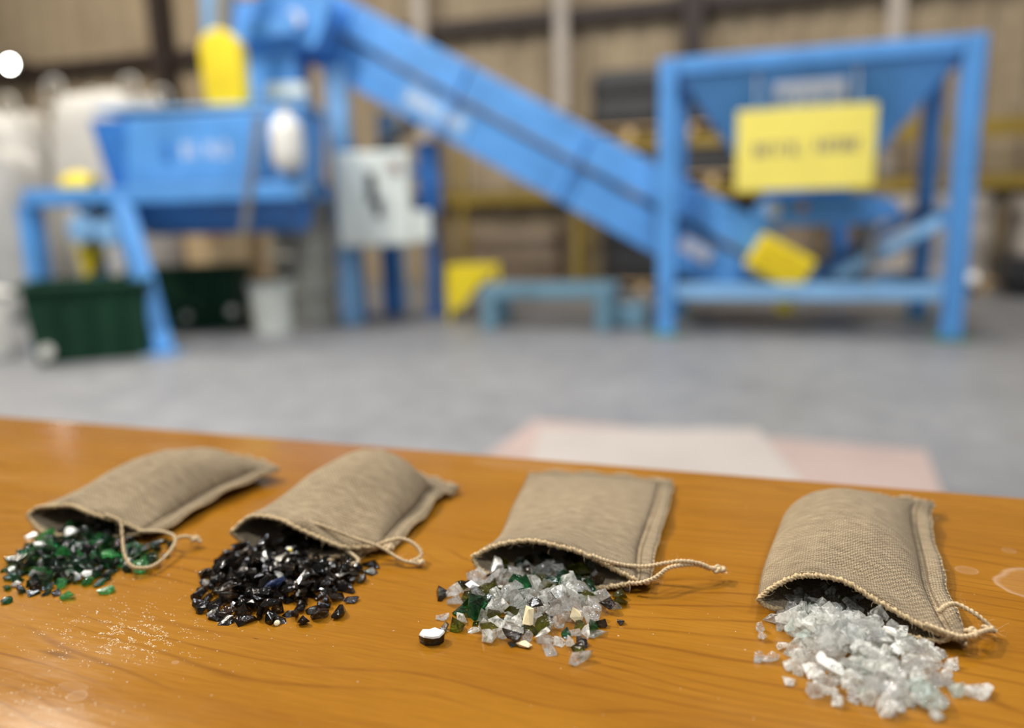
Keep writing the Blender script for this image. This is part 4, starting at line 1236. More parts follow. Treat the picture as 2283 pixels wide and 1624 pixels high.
# resting places of the fragments: shape, variant, size %, position (0.1 mm), turn
SETTLED = {
    'p1': [
        (2,2,94,-2763,3932,18,12,-33,-82,45), (1,0,82,-2679,3894,10,7,10,-97,-19), (1,1,75,-2606,3892,10,43,-6,1,-90), (0,4,79,-2546,3887,11,31,-1,-61,73), (0,3,111,-2463,3919,15,3,19,-21,-96), (2,5,82,-2862,3966,12,53,-5,15,83),
        (2,2,82,-2771,3809,16,15,-98,-1,15), (0,3,110,-2729,4004,20,68,-72,-11,3), (2,0,108,-2644,3965,10,7,-95,25,-14), (1,5,91,-2504,4031,20,7,86,32,38), (2,11,106,-2435,4002,21,95,-1,-6,32), (1,10,91,-2361,3993,13,77,5,-3,-64),
        (2,10,98,-2267,3897,13,1,14,-98,-12), (2,8,99,-2922,4095,16,32,91,22,12), (1,4,97,-2803,4105,8,6,-76,-65,0), (2,4,83,-2775,4060,13,9,23,22,94), (2,0,121,-2685,4050,26,95,23,-7,-18), (2,4,85,-2610,4065,14,55,30,50,59),
        (0,8,101,-2542,4112,21,37,33,-81,30), (0,7,85,-2431,4083,18,85,-43,9,31), (2,6,82,-2370,4100,15,22,-88,-42,-1), (2,8,149,-2197,4142,35,18,-94,29,0), (0,6,115,-2898,4154,11,93,-4,35,-10), (1,11,96,-2835,4160,16,17,21,0,96),
        (0,2,111,-2729,4112,19,93,-10,-10,34), (2,4,81,-2717,4170,14,90,15,-16,-37), (2,9,85,-2630,4146,9,2,5,-99,-9), (1,3,97,-2528,4167,9,20,8,2,-98), (2,4,106,-2445,4136,20,87,1,-5,-48), (1,6,91,-2360,4143,8,35,8,8,93),
        (0,4,82,-2277,4141,16,88,21,41,-11), (0,4,81,-2194,4178,16,36,-33,32,81), (1,6,108,-3015,4211,10,73,10,4,67), (0,4,93,-2921,4240,22,69,17,19,67), (1,0,92,-2857,4233,18,69,21,7,-69), (2,3,112,-2793,4260,21,9,0,33,94),
        (1,10,69,-2681,4246,13,76,43,-39,-29), (1,3,98,-2632,4207,8,16,98,-5,13), (2,3,103,-2541,4216,20,77,-58,-25,7), (1,1,106,-2469,4238,13,46,-6,0,-89), (2,1,80,-2355,4215,20,46,28,-17,82), (1,5,92,-2312,4231,23,61,-14,38,-68),
        (2,10,98,-2225,4237,12,98,-7,2,18), (1,10,105,-3072,4311,15,98,7,3,-21), (0,11,112,-3021,4292,22,2,-56,76,31), (2,7,97,-2932,4315,15,39,-26,-8,88), (1,9,96,-2865,4294,15,11,4,-27,-96), (0,3,88,-2755,4296,12,96,23,18,-4),
        (2,0,82,-2674,4328,8,6,45,-88,15), (0,10,85,-2617,4325,18,78,9,19,58), (2,1,85,-2555,4312,14,43,-7,1,-90), (0,5,80,-2421,4313,16,87,5,-4,49), (2,11,83,-2348,4305,20,52,58,52,35), (2,7,114,-2308,4312,26,71,-29,57,-28),
        (1,9,110,-2190,4305,17,57,17,13,79), (2,10,79,-2138,4331,10,34,-5,-5,94), (2,7,108,-3048,4414,18,6,98,-19,-4), (0,1,106,-2931,4397,16,25,97,5,6), (1,4,84,-2847,4412,8,6,-7,7,-99), (2,6,79,-2769,4383,10,2,96,27,-8),
        (2,6,99,-2684,4408,22,67,-14,-19,71), (2,11,114,-2624,4400,21,88,-19,2,-44), (1,9,91,-2528,4362,16,79,3,-12,-59), (2,9,80,-2438,4380,9,9,92,-37,-2), (1,3,61,-2409,4382,9,30,-46,-82,17), (2,0,62,-2288,4362,6,2,-83,53,-16),
        (2,4,102,-2228,4415,16,24,4,59,77), (1,2,77,-3085,4496,12,96,16,5,-21), (2,9,109,-3015,4481,20,89,-26,13,36), (0,9,112,-2906,4497,25,34,-26,21,-88), (1,10,92,-2847,4482,14,82,9,2,-57), (2,9,79,-2766,4461,12,28,13,5,95),
        (1,0,146,-2718,4502,18,11,4,4,99), (1,1,86,-2623,4494,11,91,-1,-6,42), (2,7,94,-2516,4459,14,28,14,23,-92), (1,10,95,-2434,4450,14,56,5,4,83), (1,3,87,-2383,4434,8,17,97,-10,12), (1,4,89,-2273,4460,7,5,-79,-61,2),
        (2,6,95,-2181,4492,12,7,61,78,-6), (1,6,85,-3097,4551,10,5,96,-24,-13), (2,0,97,-2992,4550,20,12,35,93,3), (2,7,97,-2943,4561,24,97,5,-22,-4), (2,3,93,-2861,4549,14,4,35,94,0), (1,11,79,-2758,4558,8,3,-100,5,-5),
        (2,4,98,-2689,4559,15,68,3,-32,-66), (1,10,90,-2525,4516,14,81,-1,13,58), (1,7,96,-3022,4614,15,100,6,-3,8), (2,4,84,-2677,4771,39,36,33,-84,25), (0,9,67,-2702,4880,30,78,8,-20,59), (0,0,152,-2699,3953,26,1,31,-95,-9),
        (2,7,95,-2573,3977,20,8,-68,72,9), (0,4,83,-2841,4002,12,79,-55,-25,4), (1,5,112,-2678,4011,45,15,28,8,94), (2,5,97,-2602,4015,16,94,32,-13,5), (1,11,101,-2550,4025,16,98,8,-20,3), (2,1,97,-2457,4040,47,69,14,9,71),
        (1,3,97,-2888,4182,21,25,72,-59,25), (0,7,88,-2751,4054,37,13,67,-37,-63), (2,2,100,-2667,4101,40,38,-25,-10,-88), (1,8,109,-2612,4128,24,19,12,-9,97), (2,7,68,-2488,4138,22,38,-20,-36,83), (1,10,97,-2477,4090,26,7,-96,6,-25),
        (2,4,94,-2351,4053,14,38,29,14,87), (2,4,104,-2272,4252,32,83,28,-48,6), (2,7,98,-2968,4173,18,68,0,18,-72), (1,1,83,-2823,4199,21,4,48,85,20), (2,9,77,-2769,4150,8,6,74,67,7), (2,6,135,-2687,4153,45,22,-32,35,-85),
        (1,7,127,-2607,4191,43,86,-33,4,-38), (1,8,66,-2514,4181,23,27,13,-95,-2), (0,5,115,-2446,4187,34,33,60,67,-29), (2,3,97,-2377,4183,32,36,27,3,-89), (1,0,80,-2293,4201,17,72,33,-5,61), (2,9,95,-2954,4236,22,51,72,-45,-14),
        (2,9,80,-2893,4242,19,60,26,-59,-48), (2,11,103,-2776,4205,25,13,74,-50,44), (1,5,92,-2714,4265,16,77,-6,2,63), (1,3,99,-2626,4244,26,22,1,-48,85), (2,5,83,-2513,4258,11,27,88,35,-15), (0,0,142,-2465,4307,36,52,58,27,-57),
        (1,4,80,-2374,4251,6,4,-87,49,-3), (0,11,92,-2245,4282,17,0,89,-46,4), (0,3,142,-2178,4244,40,53,19,29,77), (2,0,99,-3017,4362,14,46,3,16,-87), (2,9,91,-2940,4390,41,88,-25,12,39), (1,0,94,-2850,4325,26,76,-35,4,-55),
        (2,7,81,-2727,4429,13,57,-25,-2,79), (2,2,83,-2707,4346,14,79,-18,-17,57), (2,4,89,-2641,4275,19,47,-2,10,-87), (0,8,99,-2509,4387,48,19,46,86,15), (0,5,109,-2471,4357,44,25,52,-53,-63), (2,3,90,-2336,4255,37,69,1,53,49),
        (2,2,94,-2341,4387,17,94,-13,28,10), (0,4,94,-2992,4417,27,33,-73,40,-45), (2,5,93,-2958,4453,14,47,15,-18,-85), (2,8,81,-2890,4441,17,14,29,95,5), (2,3,109,-2762,4428,47,21,50,-2,-84), (1,11,98,-2714,4424,46,54,11,-10,83),
        (0,11,92,-2601,4450,22,85,-22,19,-44), (0,5,91,-2483,4431,34,7,-78,-60,-15), (1,11,70,-2458,4524,7,2,66,-75,5), (2,4,92,-2390,4398,17,94,29,15,-12), (2,1,84,-2300,4415,15,99,-12,-3,-12), (2,11,86,-3045,4524,21,21,37,-68,-60),
        (2,5,107,-2930,4481,53,80,45,-33,21), (2,8,90,-2869,4543,49,91,-33,-13,-22), (1,8,59,-2801,4506,8,17,95,-22,17), (2,7,95,-2663,4527,44,45,-25,-61,61), (1,1,80,-2589,4506,10,80,-6,-2,-60), (1,0,90,-2367,4471,11,98,-15,6,-13),
        (1,8,109,-2265,4536,11,52,3,-2,-85), (0,5,98,-3051,4572,25,10,13,-97,19), (2,2,86,-2919,4597,18,21,-32,-9,-92), (1,6,75,-2831,4569,7,99,11,-3,8), (1,5,55,-2775,4571,17,27,73,62,-6), (0,6,145,-3043,4635,47,15,20,-97,4),
        (2,1,98,-2919,4706,37,4,-92,-35,20), (2,5,56,-2856,4692,30,7,-55,78,29), (2,2,98,-2760,4646,38,99,-13,-9,3), (0,11,109,-2688,4672,39,49,5,-22,84), (2,6,87,-2635,4677,40,39,70,-49,-36), (2,4,104,-2968,4749,52,50,0,73,-47),
        (2,3,106,-2795,4765,42,75,-55,-32,17), (0,4,94,-2734,4717,41,85,27,36,-26), (1,11,92,-2724,4763,32,10,95,30,3), (0,1,113,-2624,4762,33,45,-5,-10,88), (1,8,115,-2955,4815,35,73,2,5,68), (2,4,89,-2823,4870,34,30,27,17,90),
        (2,4,90,-2753,4843,39,43,-19,-88,2), (0,2,86,-2677,4824,35,60,-26,9,-75), (1,2,89,-2794,4896,42,0,-54,-71,45), (2,1,84,-2641,4058,27,49,-51,56,-44), (1,1,91,-2786,4163,26,92,-28,-17,21), (0,11,85,-2728,4212,22,36,55,72,22),
        (2,2,62,-2633,4134,48,99,-8,-2,12), (1,10,87,-2534,4137,40,97,-11,21,5), (2,4,103,-2409,4176,51,19,-71,14,-66), (0,4,111,-2872,4057,24,30,11,-88,-35), (2,2,90,-2695,4214,16,45,-10,-28,84), (2,6,106,-2542,4079,23,15,23,63,73),
        (2,7,80,-2575,4254,26,37,-76,-53,7), (1,4,112,-2479,4240,46,33,18,17,91), (1,2,90,-2406,4241,19,67,28,-15,-67), (2,8,107,-2924,4286,52,77,15,-11,-61), (1,0,98,-2821,4276,47,18,72,66,-8), (0,11,109,-2744,4316,51,55,77,-12,29),
        (2,8,108,-2644,4362,42,19,-98,4,-7), (1,10,99,-2544,4291,38,58,-63,50,13), (0,11,105,-2519,4307,66,63,-55,33,-44), (2,1,111,-2382,4313,44,26,-31,91,12), (0,2,86,-2893,4359,28,24,-89,-34,20), (2,5,97,-2835,4369,15,21,91,18,-32),
        (1,8,85,-2741,4368,25,74,21,28,-57), (2,0,120,-2642,4423,55,83,-33,-2,44), (0,2,84,-2579,4395,21,6,49,-86,-10), (1,2,111,-2526,4380,78,20,43,-13,-87), (0,11,84,-2399,4380,41,27,46,80,28), (2,7,68,-2365,4352,25,31,72,-33,-53),
        (2,11,110,-2971,4446,50,19,97,12,-9), (2,10,115,-2871,4392,53,92,-23,25,21), (2,1,134,-2778,4609,67,9,3,34,-94), (1,9,56,-2662,4451,13,38,-24,-77,-46), (0,1,83,-2586,4480,33,17,-16,-11,-97), (2,3,89,-2554,4436,29,1,1,-78,62),
        (2,0,105,-2463,4497,30,29,-36,30,-84), (2,9,84,-2315,4457,17,26,89,23,28), (2,8,98,-2907,4445,53,76,34,20,-52), (0,2,106,-2800,4550,24,19,-48,-61,60), (1,1,105,-2722,4561,33,88,33,4,33), (2,7,85,-2639,4559,25,32,0,-93,19),
        (2,4,77,-2541,4554,14,81,13,5,57), (0,5,82,-2507,4555,32,72,-11,64,-26), (2,1,79,-2973,4688,44,57,-24,-12,77), (2,6,96,-2884,4748,34,2,-97,21,10), (2,11,84,-2737,4273,42,8,1,-17,-98), (2,11,85,-2600,4288,27,4,-63,-15,-76),
        (2,10,108,-2797,4387,35,94,-4,-25,-23), (0,2,81,-2789,4333,24,66,-70,-1,28), (0,2,113,-2600,4344,65,84,30,41,21), (1,7,82,-2569,4339,40,54,8,-29,-78), (1,3,145,-2459,4260,62,4,92,-39,8), (2,2,83,-2823,4429,24,30,-85,39,20),
        (1,11,110,-2710,4368,54,67,16,-12,71), (2,10,95,-2676,4449,54,15,-75,58,-26), (1,0,100,-2567,4404,47,97,18,11,9), (1,8,94,-2390,4453,35,1,41,91,1), (2,2,83,-2985,4491,36,20,-10,-8,-97), (1,0,95,-2829,4480,31,86,7,33,-38),
        (0,9,106,-2656,4482,73,84,-23,14,47), (2,5,110,-2585,4560,36,16,-80,21,-54), (0,1,93,-2563,4509,51,32,34,-88,-12), (1,6,95,-2462,4549,20,44,-24,-55,-67), (2,2,110,-2873,4609,41,94,18,-5,-29), (2,8,96,-2995,4599,36,4,-33,19,-92),
        (2,7,146,-2831,4566,87,1,-62,-78,-7), (2,7,97,-2846,4652,54,71,58,-35,-19), (1,0,80,-2639,4587,41,14,3,1,99), (2,3,94,-2620,4510,56,55,24,-79,11),
    ],
    'p2': [
        (0,6,97,-1210,3531,9,85,7,35,-38), (2,1,125,-1100,3516,20,58,2,-6,81), (1,5,114,-1563,3579,17,97,23,6,-11), (0,6,116,-1485,3543,11,11,33,12,-93), (1,2,112,-1384,3534,18,93,11,13,32), (2,8,117,-1263,3542,24,20,49,75,39),
        (1,1,99,-1139,3573,17,72,17,37,56), (2,0,95,-1069,3615,9,11,-99,-2,-12), (2,3,117,-1668,3691,23,1,3,-31,95), (2,2,124,-1596,3679,21,83,6,-19,52), (2,3,98,-1481,3685,18,25,40,-82,-34), (0,10,124,-1406,3597,26,98,19,9,-5),
        (2,2,104,-1306,3715,20,0,67,71,-21), (0,4,88,-1221,3723,12,76,-60,-6,-22), (0,4,89,-1139,3677,14,10,-30,47,-83), (2,3,86,-1014,3649,17,0,-3,31,-95), (2,7,126,-1014,3574,19,76,-26,5,59), (2,3,94,-1665,3774,17,63,16,-17,-74),
        (0,1,88,-1572,3734,13,24,85,-47,-8), (2,7,107,-1492,3750,16,71,1,26,-65), (2,2,123,-1317,3868,23,19,-38,90,-9), (2,1,112,-1335,3794,23,70,28,1,-66), (2,8,63,-1201,3759,12,50,6,24,83), (0,1,126,-1141,3801,12,14,-1,-11,98),
        (2,1,105,-1058,3752,18,21,18,-19,-94), (2,3,128,-916,3581,23,64,16,-17,-73), (2,6,94,-1722,3851,21,41,-37,47,-69), (2,8,108,-1645,3844,20,68,2,-12,-73), (1,2,97,-1545,3796,21,80,-17,-22,53), (0,6,122,-1447,3826,10,12,61,-77,16),
        (2,1,96,-1395,3867,15,46,3,-6,89), (2,6,87,-1276,3832,17,54,-8,10,-83), (2,1,120,-1209,3871,19,66,2,12,74), (2,3,93,-1118,3872,23,13,11,31,-93), (1,0,93,-1066,3858,8,90,-4,3,43), (1,6,119,-1013,3861,12,19,11,10,97),
        (0,11,109,-1743,3938,18,74,-26,10,-62), (2,7,80,-1638,3916,12,19,16,21,-95), (2,10,109,-1573,3950,14,57,-1,7,-82), (2,9,97,-1449,3964,10,3,15,-98,-9), (2,4,126,-1399,3941,20,21,17,17,95), (0,2,109,-1325,3954,13,25,-27,93,2),
        (1,0,121,-1230,3962,15,11,-5,-15,98), (2,9,102,-1135,3921,14,41,-9,-14,-90), (2,2,90,-1025,3945,12,99,-16,-1,-6), (1,6,112,-846,4037,10,97,11,-2,22), (2,6,102,-1739,4033,12,7,64,77,-7), (2,1,106,-1618,4008,17,1,5,-4,100),
        (1,0,112,-1555,4035,17,17,83,-50,-15), (1,11,118,-1454,4040,18,48,8,-3,87), (2,6,95,-1371,4007,13,5,94,35,2), (1,8,102,-1307,4009,29,16,-16,-19,-95), (0,10,105,-1200,4021,22,6,49,71,51), (1,6,104,-1148,4008,9,82,11,2,56),
        (2,8,102,-1029,4042,22,59,-33,-44,59), (2,3,104,-937,4023,20,89,-30,8,-32), (1,8,102,-1806,4073,12,3,-52,85,6), (2,9,98,-1732,4114,10,0,17,98,10), (0,11,90,-1651,4087,13,64,-24,3,-73), (0,3,100,-1547,4112,13,85,28,6,-44),
        (1,9,91,-1443,4106,16,50,10,0,86), (0,4,97,-1366,4099,17,72,-46,31,-43), (1,0,112,-1276,4123,10,56,-5,0,83), (2,1,92,-1187,4103,15,94,21,6,-24), (0,2,122,-1113,4152,24,89,17,3,-42), (2,4,125,-1034,4121,19,35,31,25,85),
        (2,10,88,-958,4096,27,85,38,33,14), (0,1,140,-1731,4224,13,93,-10,-4,35), (2,1,68,-1642,4179,11,99,-3,-6,8), (2,6,125,-1571,4205,21,70,5,-19,-69), (2,8,90,-1462,4154,18,98,19,4,9), (0,4,89,-1417,4195,19,4,-8,-86,-51),
        (2,3,125,-1725,4281,32,84,-35,8,41), (1,9,82,-1633,4281,14,79,13,0,59), (2,11,124,-1577,4297,23,83,-8,-12,54), (2,8,90,-1403,4456,39,96,27,11,-2), (2,4,61,-1314,4443,31,9,-19,-26,-94), (0,8,62,-1454,4535,41,10,-7,66,-74),
        (1,7,86,-1392,4549,30,10,-15,-98,4), (2,9,76,-1193,4543,30,16,-12,-12,-97), (2,1,99,-1318,3569,31,75,-11,-64,11), (1,4,108,-1494,3608,20,1,6,99,14), (2,11,125,-1385,3652,34,74,-51,6,-43), (0,10,100,-1324,3652,17,11,-73,-56,-38),
        (0,6,86,-1186,3596,8,7,-35,-5,93), (2,2,90,-1130,3625,16,6,-10,15,98), (0,5,69,-1537,3727,24,46,66,-37,-47), (1,5,104,-1440,3682,18,30,44,-77,-35), (1,10,62,-1362,3733,9,32,3,-5,-95), (1,1,85,-1254,3758,9,27,77,56,-9),
        (0,10,113,-1253,3611,27,66,42,20,-60), (2,8,87,-1140,3720,19,94,-33,-10,0), (0,3,90,-1014,3688,26,72,-2,-18,-67), (2,8,104,-1727,3791,24,6,-40,81,42), (2,1,90,-1654,3647,25,89,38,-19,17), (2,2,103,-1447,3782,35,76,45,16,44),
        (2,1,109,-1392,3771,29,8,-89,-9,44), (0,4,100,-1258,3846,50,33,54,-46,-62), (0,5,123,-1168,3860,69,51,70,40,30), (0,7,110,-1115,3826,43,80,-9,-25,53), (0,8,110,-885,3768,21,61,3,5,79), (0,1,95,-934,3825,18,45,-87,21,-3),
        (2,5,90,-1701,3903,17,79,13,12,-58), (2,3,116,-1665,3939,46,60,-3,9,-79), (2,11,127,-1573,3879,26,21,97,13,2), (0,8,107,-1456,3844,38,8,99,11,4), (2,8,95,-1355,3910,29,72,1,8,68), (1,3,98,-1271,3906,21,33,86,-28,27),
        (1,1,107,-1195,3917,36,29,-10,66,69), (2,1,110,-1117,3898,58,87,-29,23,31), (2,9,122,-973,3871,23,16,-18,-97,8), (2,2,102,-937,3915,15,32,-4,-4,95), (0,3,89,-1707,3966,21,34,26,62,66), (2,5,108,-1672,4006,19,76,-13,-11,63),
        (0,11,121,-1606,3978,42,98,-2,-17,7), (0,9,119,-1508,3867,28,19,66,8,-72), (0,10,87,-1367,3976,43,18,-39,-65,-62), (2,4,99,-1274,3963,42,79,-42,-13,-42), (2,9,149,-1181,3979,54,2,95,-10,-29), (2,7,128,-1128,4029,57,50,-29,-47,-67),
        (2,1,112,-993,3987,31,13,27,-36,-88), (0,2,87,-967,3974,10,18,50,83,-17), (2,7,101,-1780,4039,30,66,-37,-19,63), (0,11,122,-1723,4110,46,15,3,-36,92), (1,6,99,-1600,4067,12,1,84,-51,-18), (2,7,165,-1467,4102,48,44,23,29,-82),
        (1,1,114,-1388,4036,31,83,17,-35,-39), (2,4,97,-1302,4063,23,80,48,-23,27), (2,0,65,-1215,4068,11,1,12,98,12), (2,1,132,-1088,4087,26,29,-7,-22,93), (0,11,109,-1004,4088,43,14,-77,-26,57), (2,5,93,-981,4058,35,7,51,-36,78),
        (0,2,89,-1729,4172,24,16,-74,-65,8), (0,8,98,-1670,4155,26,11,77,60,16), (1,11,109,-1557,4161,45,0,18,98,0), (2,4,136,-1468,4196,51,23,-45,-79,36), (2,6,95,-1389,4159,16,31,-4,-20,-93), (2,9,110,-1312,4162,26,95,-24,-14,12),
        (1,1,99,-1223,4129,24,19,-47,81,-30), (2,1,110,-972,4147,20,19,-6,31,93), (2,8,106,-1624,4229,23,92,-22,-18,27), (2,8,114,-1528,4246,30,5,26,25,93), (0,7,87,-1435,4244,16,17,73,66,-4), (2,3,88,-1349,4198,23,68,-29,-3,67),
        (1,3,109,-1708,4351,9,18,95,-23,10), (0,5,116,-1565,4353,58,16,-58,64,48), (2,3,107,-1497,4293,28,10,7,91,-40), (0,7,90,-1481,4254,39,35,-85,-2,39), (2,10,143,-1263,4360,40,98,-7,2,19), (2,1,106,-1207,4334,50,16,34,-8,92),
        (1,8,118,-1135,4319,37,99,3,-1,-10), (2,8,121,-1522,4400,46,9,91,-38,9), (1,10,86,-1479,4414,35,17,1,6,98), (2,7,127,-1396,4406,42,40,10,24,-88), (0,9,74,-1287,4414,41,36,-15,13,91), (0,11,121,-1183,4464,55,26,-79,53,-15),
        (0,8,104,-1119,4436,55,58,40,29,-65), (1,0,152,-1408,4566,80,66,5,6,75), (0,1,115,-1408,4492,55,3,-8,-32,-94), (2,2,91,-1295,4474,33,3,2,-15,99), (2,3,120,-1136,4488,39,0,96,-28,-2), (2,5,98,-1478,4563,35,28,75,60,-8),
        (2,6,120,-1418,4592,52,71,-3,10,70), (2,4,155,-1319,4596,57,37,-44,82,0), (0,9,90,-1467,4632,44,27,-46,75,-40), (2,1,114,-1374,3693,35,64,-40,-29,-58), (2,8,120,-1285,3602,63,6,-2,100,-1), (0,1,106,-1530,3734,48,5,3,14,-99),
        (0,8,88,-1439,3726,33,84,-26,-24,-42), (0,5,125,-1350,3729,55,53,81,24,-7), (2,4,111,-1290,3749,34,94,26,15,18), (2,7,110,-1161,3750,42,71,-25,-11,65), (2,9,94,-1593,3806,14,48,21,5,85), (2,9,116,-1570,3825,50,3,34,-92,-21),
        (1,5,86,-1387,3813,45,59,31,68,30), (2,9,117,-1352,3853,48,81,44,-22,31), (0,10,87,-1261,3794,23,20,73,-45,-47), (0,11,104,-1142,3799,68,85,-14,-22,-46), (2,5,112,-1048,3808,19,7,-3,-99,-13), (1,8,128,-976,3749,17,54,-1,14,83),
        (2,6,97,-1583,3915,42,18,97,-13,5), (2,11,92,-1516,3944,16,8,-74,64,-19), (0,8,139,-1455,3908,45,74,-64,16,-9), (1,6,96,-1329,3937,50,17,31,7,93), (2,11,146,-1220,3765,65,11,7,3,-99), (0,2,112,-1041,3883,40,37,-79,49,-6),
        (1,11,113,-994,3918,47,13,-35,93,-7), (2,1,107,-923,3954,33,11,55,-80,21), (0,4,114,-1669,4024,54,51,2,-37,-78), (1,2,125,-1551,3991,53,39,-66,-63,17), (1,4,127,-1487,4003,29,70,15,-24,65), (2,5,122,-1395,4068,64,49,-9,-18,-85),
        (2,10,134,-1301,4024,56,9,0,-100,-1), (2,0,106,-1256,4026,32,34,-28,20,87), (2,7,123,-1088,3971,31,16,34,-90,-19), (2,11,101,-873,3941,19,79,-7,-12,59), (2,6,108,-1683,4061,45,51,71,1,48), (1,6,119,-1602,4104,31,10,-13,19,97),
        (2,3,88,-1546,4088,44,18,40,5,-90), (2,0,112,-1467,4067,68,38,-74,55,-8), (1,10,90,-1337,4145,47,35,26,-12,-89), (1,0,89,-1290,4114,42,23,-11,93,26), (2,6,107,-1137,4091,30,12,85,38,35), (2,7,100,-915,4067,26,77,-33,38,-39),
        (2,4,103,-1680,4198,36,11,6,47,87), (2,9,115,-1610,4196,46,18,-81,56,5), (1,7,107,-1547,4163,76,42,-20,45,-76), (1,8,90,-1434,4264,41,76,-13,45,45), (0,10,123,-1306,4218,49,12,65,-71,-23), (0,1,85,-1264,4175,15,48,-5,9,87),
        (1,1,104,-1191,4173,22,6,21,82,-52), (1,6,121,-1764,4321,22,48,10,-19,-85), (1,11,126,-1583,4253,57,11,-70,67,-22), (2,0,110,-1483,4310,63,64,-52,24,51), (1,9,85,-1508,4240,69,67,41,-32,-53), (2,10,102,-1656,4368,38,85,34,22,-32),
        (2,0,146,-1361,3798,70,34,-46,61,-55), (0,1,86,-1289,3795,57,14,94,8,31), (2,7,109,-1496,3800,55,29,83,47,-10), (2,11,126,-1419,3861,68,27,44,78,-36), (1,0,124,-1314,3806,71,20,22,-22,-93), (2,6,103,-1260,3910,55,67,-38,9,63),
        (2,1,110,-1043,3843,56,48,-1,-11,87), (1,0,118,-1634,4071,73,38,48,-62,-49), (1,11,111,-1475,3956,38,91,-16,22,32), (1,7,101,-1365,3999,61,13,1,86,50), (2,6,77,-1279,3935,57,41,-84,-30,-18), (2,8,102,-1132,3962,56,58,-16,35,-71),
        (1,1,126,-1543,4051,61,57,27,18,-76), (2,2,111,-1425,4015,44,83,-8,49,-26), (0,5,117,-1316,4098,62,90,-28,-10,-33), (2,5,110,-1231,4039,73,15,-3,6,99), (2,6,117,-1181,4070,50,43,34,-67,-50), (1,4,146,-865,4137,13,99,-7,-7,10),
        (1,9,109,-1619,4123,48,32,-5,91,-25), (2,2,90,-1515,4154,60,32,-40,34,-79), (2,2,101,-1388,4201,41,76,-37,-20,-49), (0,10,67,-1326,4186,42,53,72,-45,1), (1,2,93,-1241,4155,43,71,13,44,53), (0,10,93,-1177,4147,56,66,13,8,74),
        (2,3,96,-1665,4261,40,35,55,-61,-46), (2,1,124,-1593,4207,79,14,-74,65,-13), (2,3,71,-1380,4239,13,9,40,87,27), (2,5,116,-1257,4197,50,79,49,37,2), (2,11,121,-1462,4361,56,7,-23,79,57), (2,2,100,-1405,4315,41,85,-22,10,48),
        (2,11,117,-1494,3981,59,9,83,56,2), (0,6,122,-1482,4023,69,24,82,51,-2), (2,9,118,-1102,3925,69,22,-38,-64,-64), (2,0,98,-1036,3972,49,30,-11,83,-45), (0,3,120,-1587,4079,73,25,75,59,14), (0,10,114,-1508,4090,95,76,58,-7,-27),
        (1,7,95,-1246,4090,60,21,-22,87,-39), (2,7,98,-1230,4074,36,19,49,-6,-85), (0,11,98,-1533,4322,59,95,16,21,-18), (2,2,123,-1372,4155,72,56,-65,12,50), (0,1,113,-1328,4281,53,49,86,-9,10), (0,8,89,-983,4195,29,28,20,-53,77),
        (2,4,124,-1696,4331,43,46,-16,-39,-78), (1,0,114,-1360,4096,86,5,-20,98,9), (1,6,118,-1286,4151,81,93,-2,7,37), (1,10,124,-1359,4229,67,93,6,-33,-14),
    ],
    'p3': [
        (0,6,67,-34,3259,8,91,-7,39,14), (1,2,97,20,3241,13,9,-19,-97,-15), (1,1,123,131,3269,15,100,-3,-5,-2), (0,6,95,187,3255,15,86,16,48,-11), (1,6,118,287,3255,11,93,8,-8,-35), (0,7,126,-143,3307,20,10,75,65,-5),
        (1,10,96,-80,3330,14,26,1,5,96), (0,7,86,38,3293,18,37,5,44,-82), (0,3,121,134,3196,16,75,29,1,-59), (0,0,109,139,3384,22,28,22,87,34), (1,6,106,316,3333,19,30,-29,-15,90), (1,4,115,363,3323,11,81,-3,-9,57),
        (0,10,127,-306,3404,21,34,72,-57,20), (1,4,95,-222,3388,9,86,-3,-9,50), (1,5,118,-157,3387,21,84,22,21,45), (0,8,125,-48,3385,20,67,-4,28,69), (0,1,126,31,3383,12,91,-10,4,-40), (0,9,95,137,3429,15,48,-20,-5,-85),
        (0,10,107,102,3362,39,54,50,-31,-61), (0,4,85,288,3390,15,13,-3,53,-84), (0,4,94,398,3399,13,68,-60,9,-41), (0,7,98,483,3407,25,68,50,43,32), (0,3,92,-284,3484,17,20,87,-43,-13), (0,2,84,-233,3527,14,4,13,-23,96),
        (0,10,127,-177,3467,21,39,44,-81,5), (1,0,108,-80,3464,12,10,-1,-2,-99), (0,9,128,-18,3513,31,33,88,4,-34), (1,4,106,144,3487,10,54,-9,3,-84), (0,4,111,221,3491,16,71,-60,5,-35), (1,2,109,342,3495,20,49,3,-2,87),
        (0,10,113,422,3462,26,25,80,-5,-54), (0,0,115,474,3504,13,86,-2,-20,48), (1,11,117,-310,3557,15,34,21,-12,-91), (0,5,110,-238,3602,35,10,-67,-39,62), (1,10,130,-153,3600,21,14,98,16,-6), (1,8,119,-72,3595,15,27,-4,12,95),
        (0,3,90,46,3588,12,64,29,-4,-71), (0,11,86,129,3569,14,94,-24,-8,-22), (0,4,125,234,3574,24,67,-17,42,59), (1,6,105,306,3611,17,81,-23,6,53), (0,10,129,364,3581,27,45,-1,21,87), (0,3,74,500,3572,10,95,20,21,9),
        (0,2,119,-346,3663,19,35,-5,4,93), (0,11,127,-230,3682,25,96,14,-8,-21), (1,7,112,-122,3671,16,96,-20,7,-17), (1,6,95,-41,3688,13,24,-97,5,-4), (0,3,64,35,3671,12,93,-11,3,-35), (0,10,126,102,3637,27,89,21,2,-40),
        (0,9,126,229,3653,30,28,61,-67,-32), (0,0,116,304,3689,13,86,-18,-9,-47), (0,6,94,368,3663,9,87,5,35,-34), (1,4,85,439,3656,8,63,0,-10,77), (0,1,112,-413,3746,11,61,-6,-9,79), (0,10,111,-330,3770,24,93,21,4,-30),
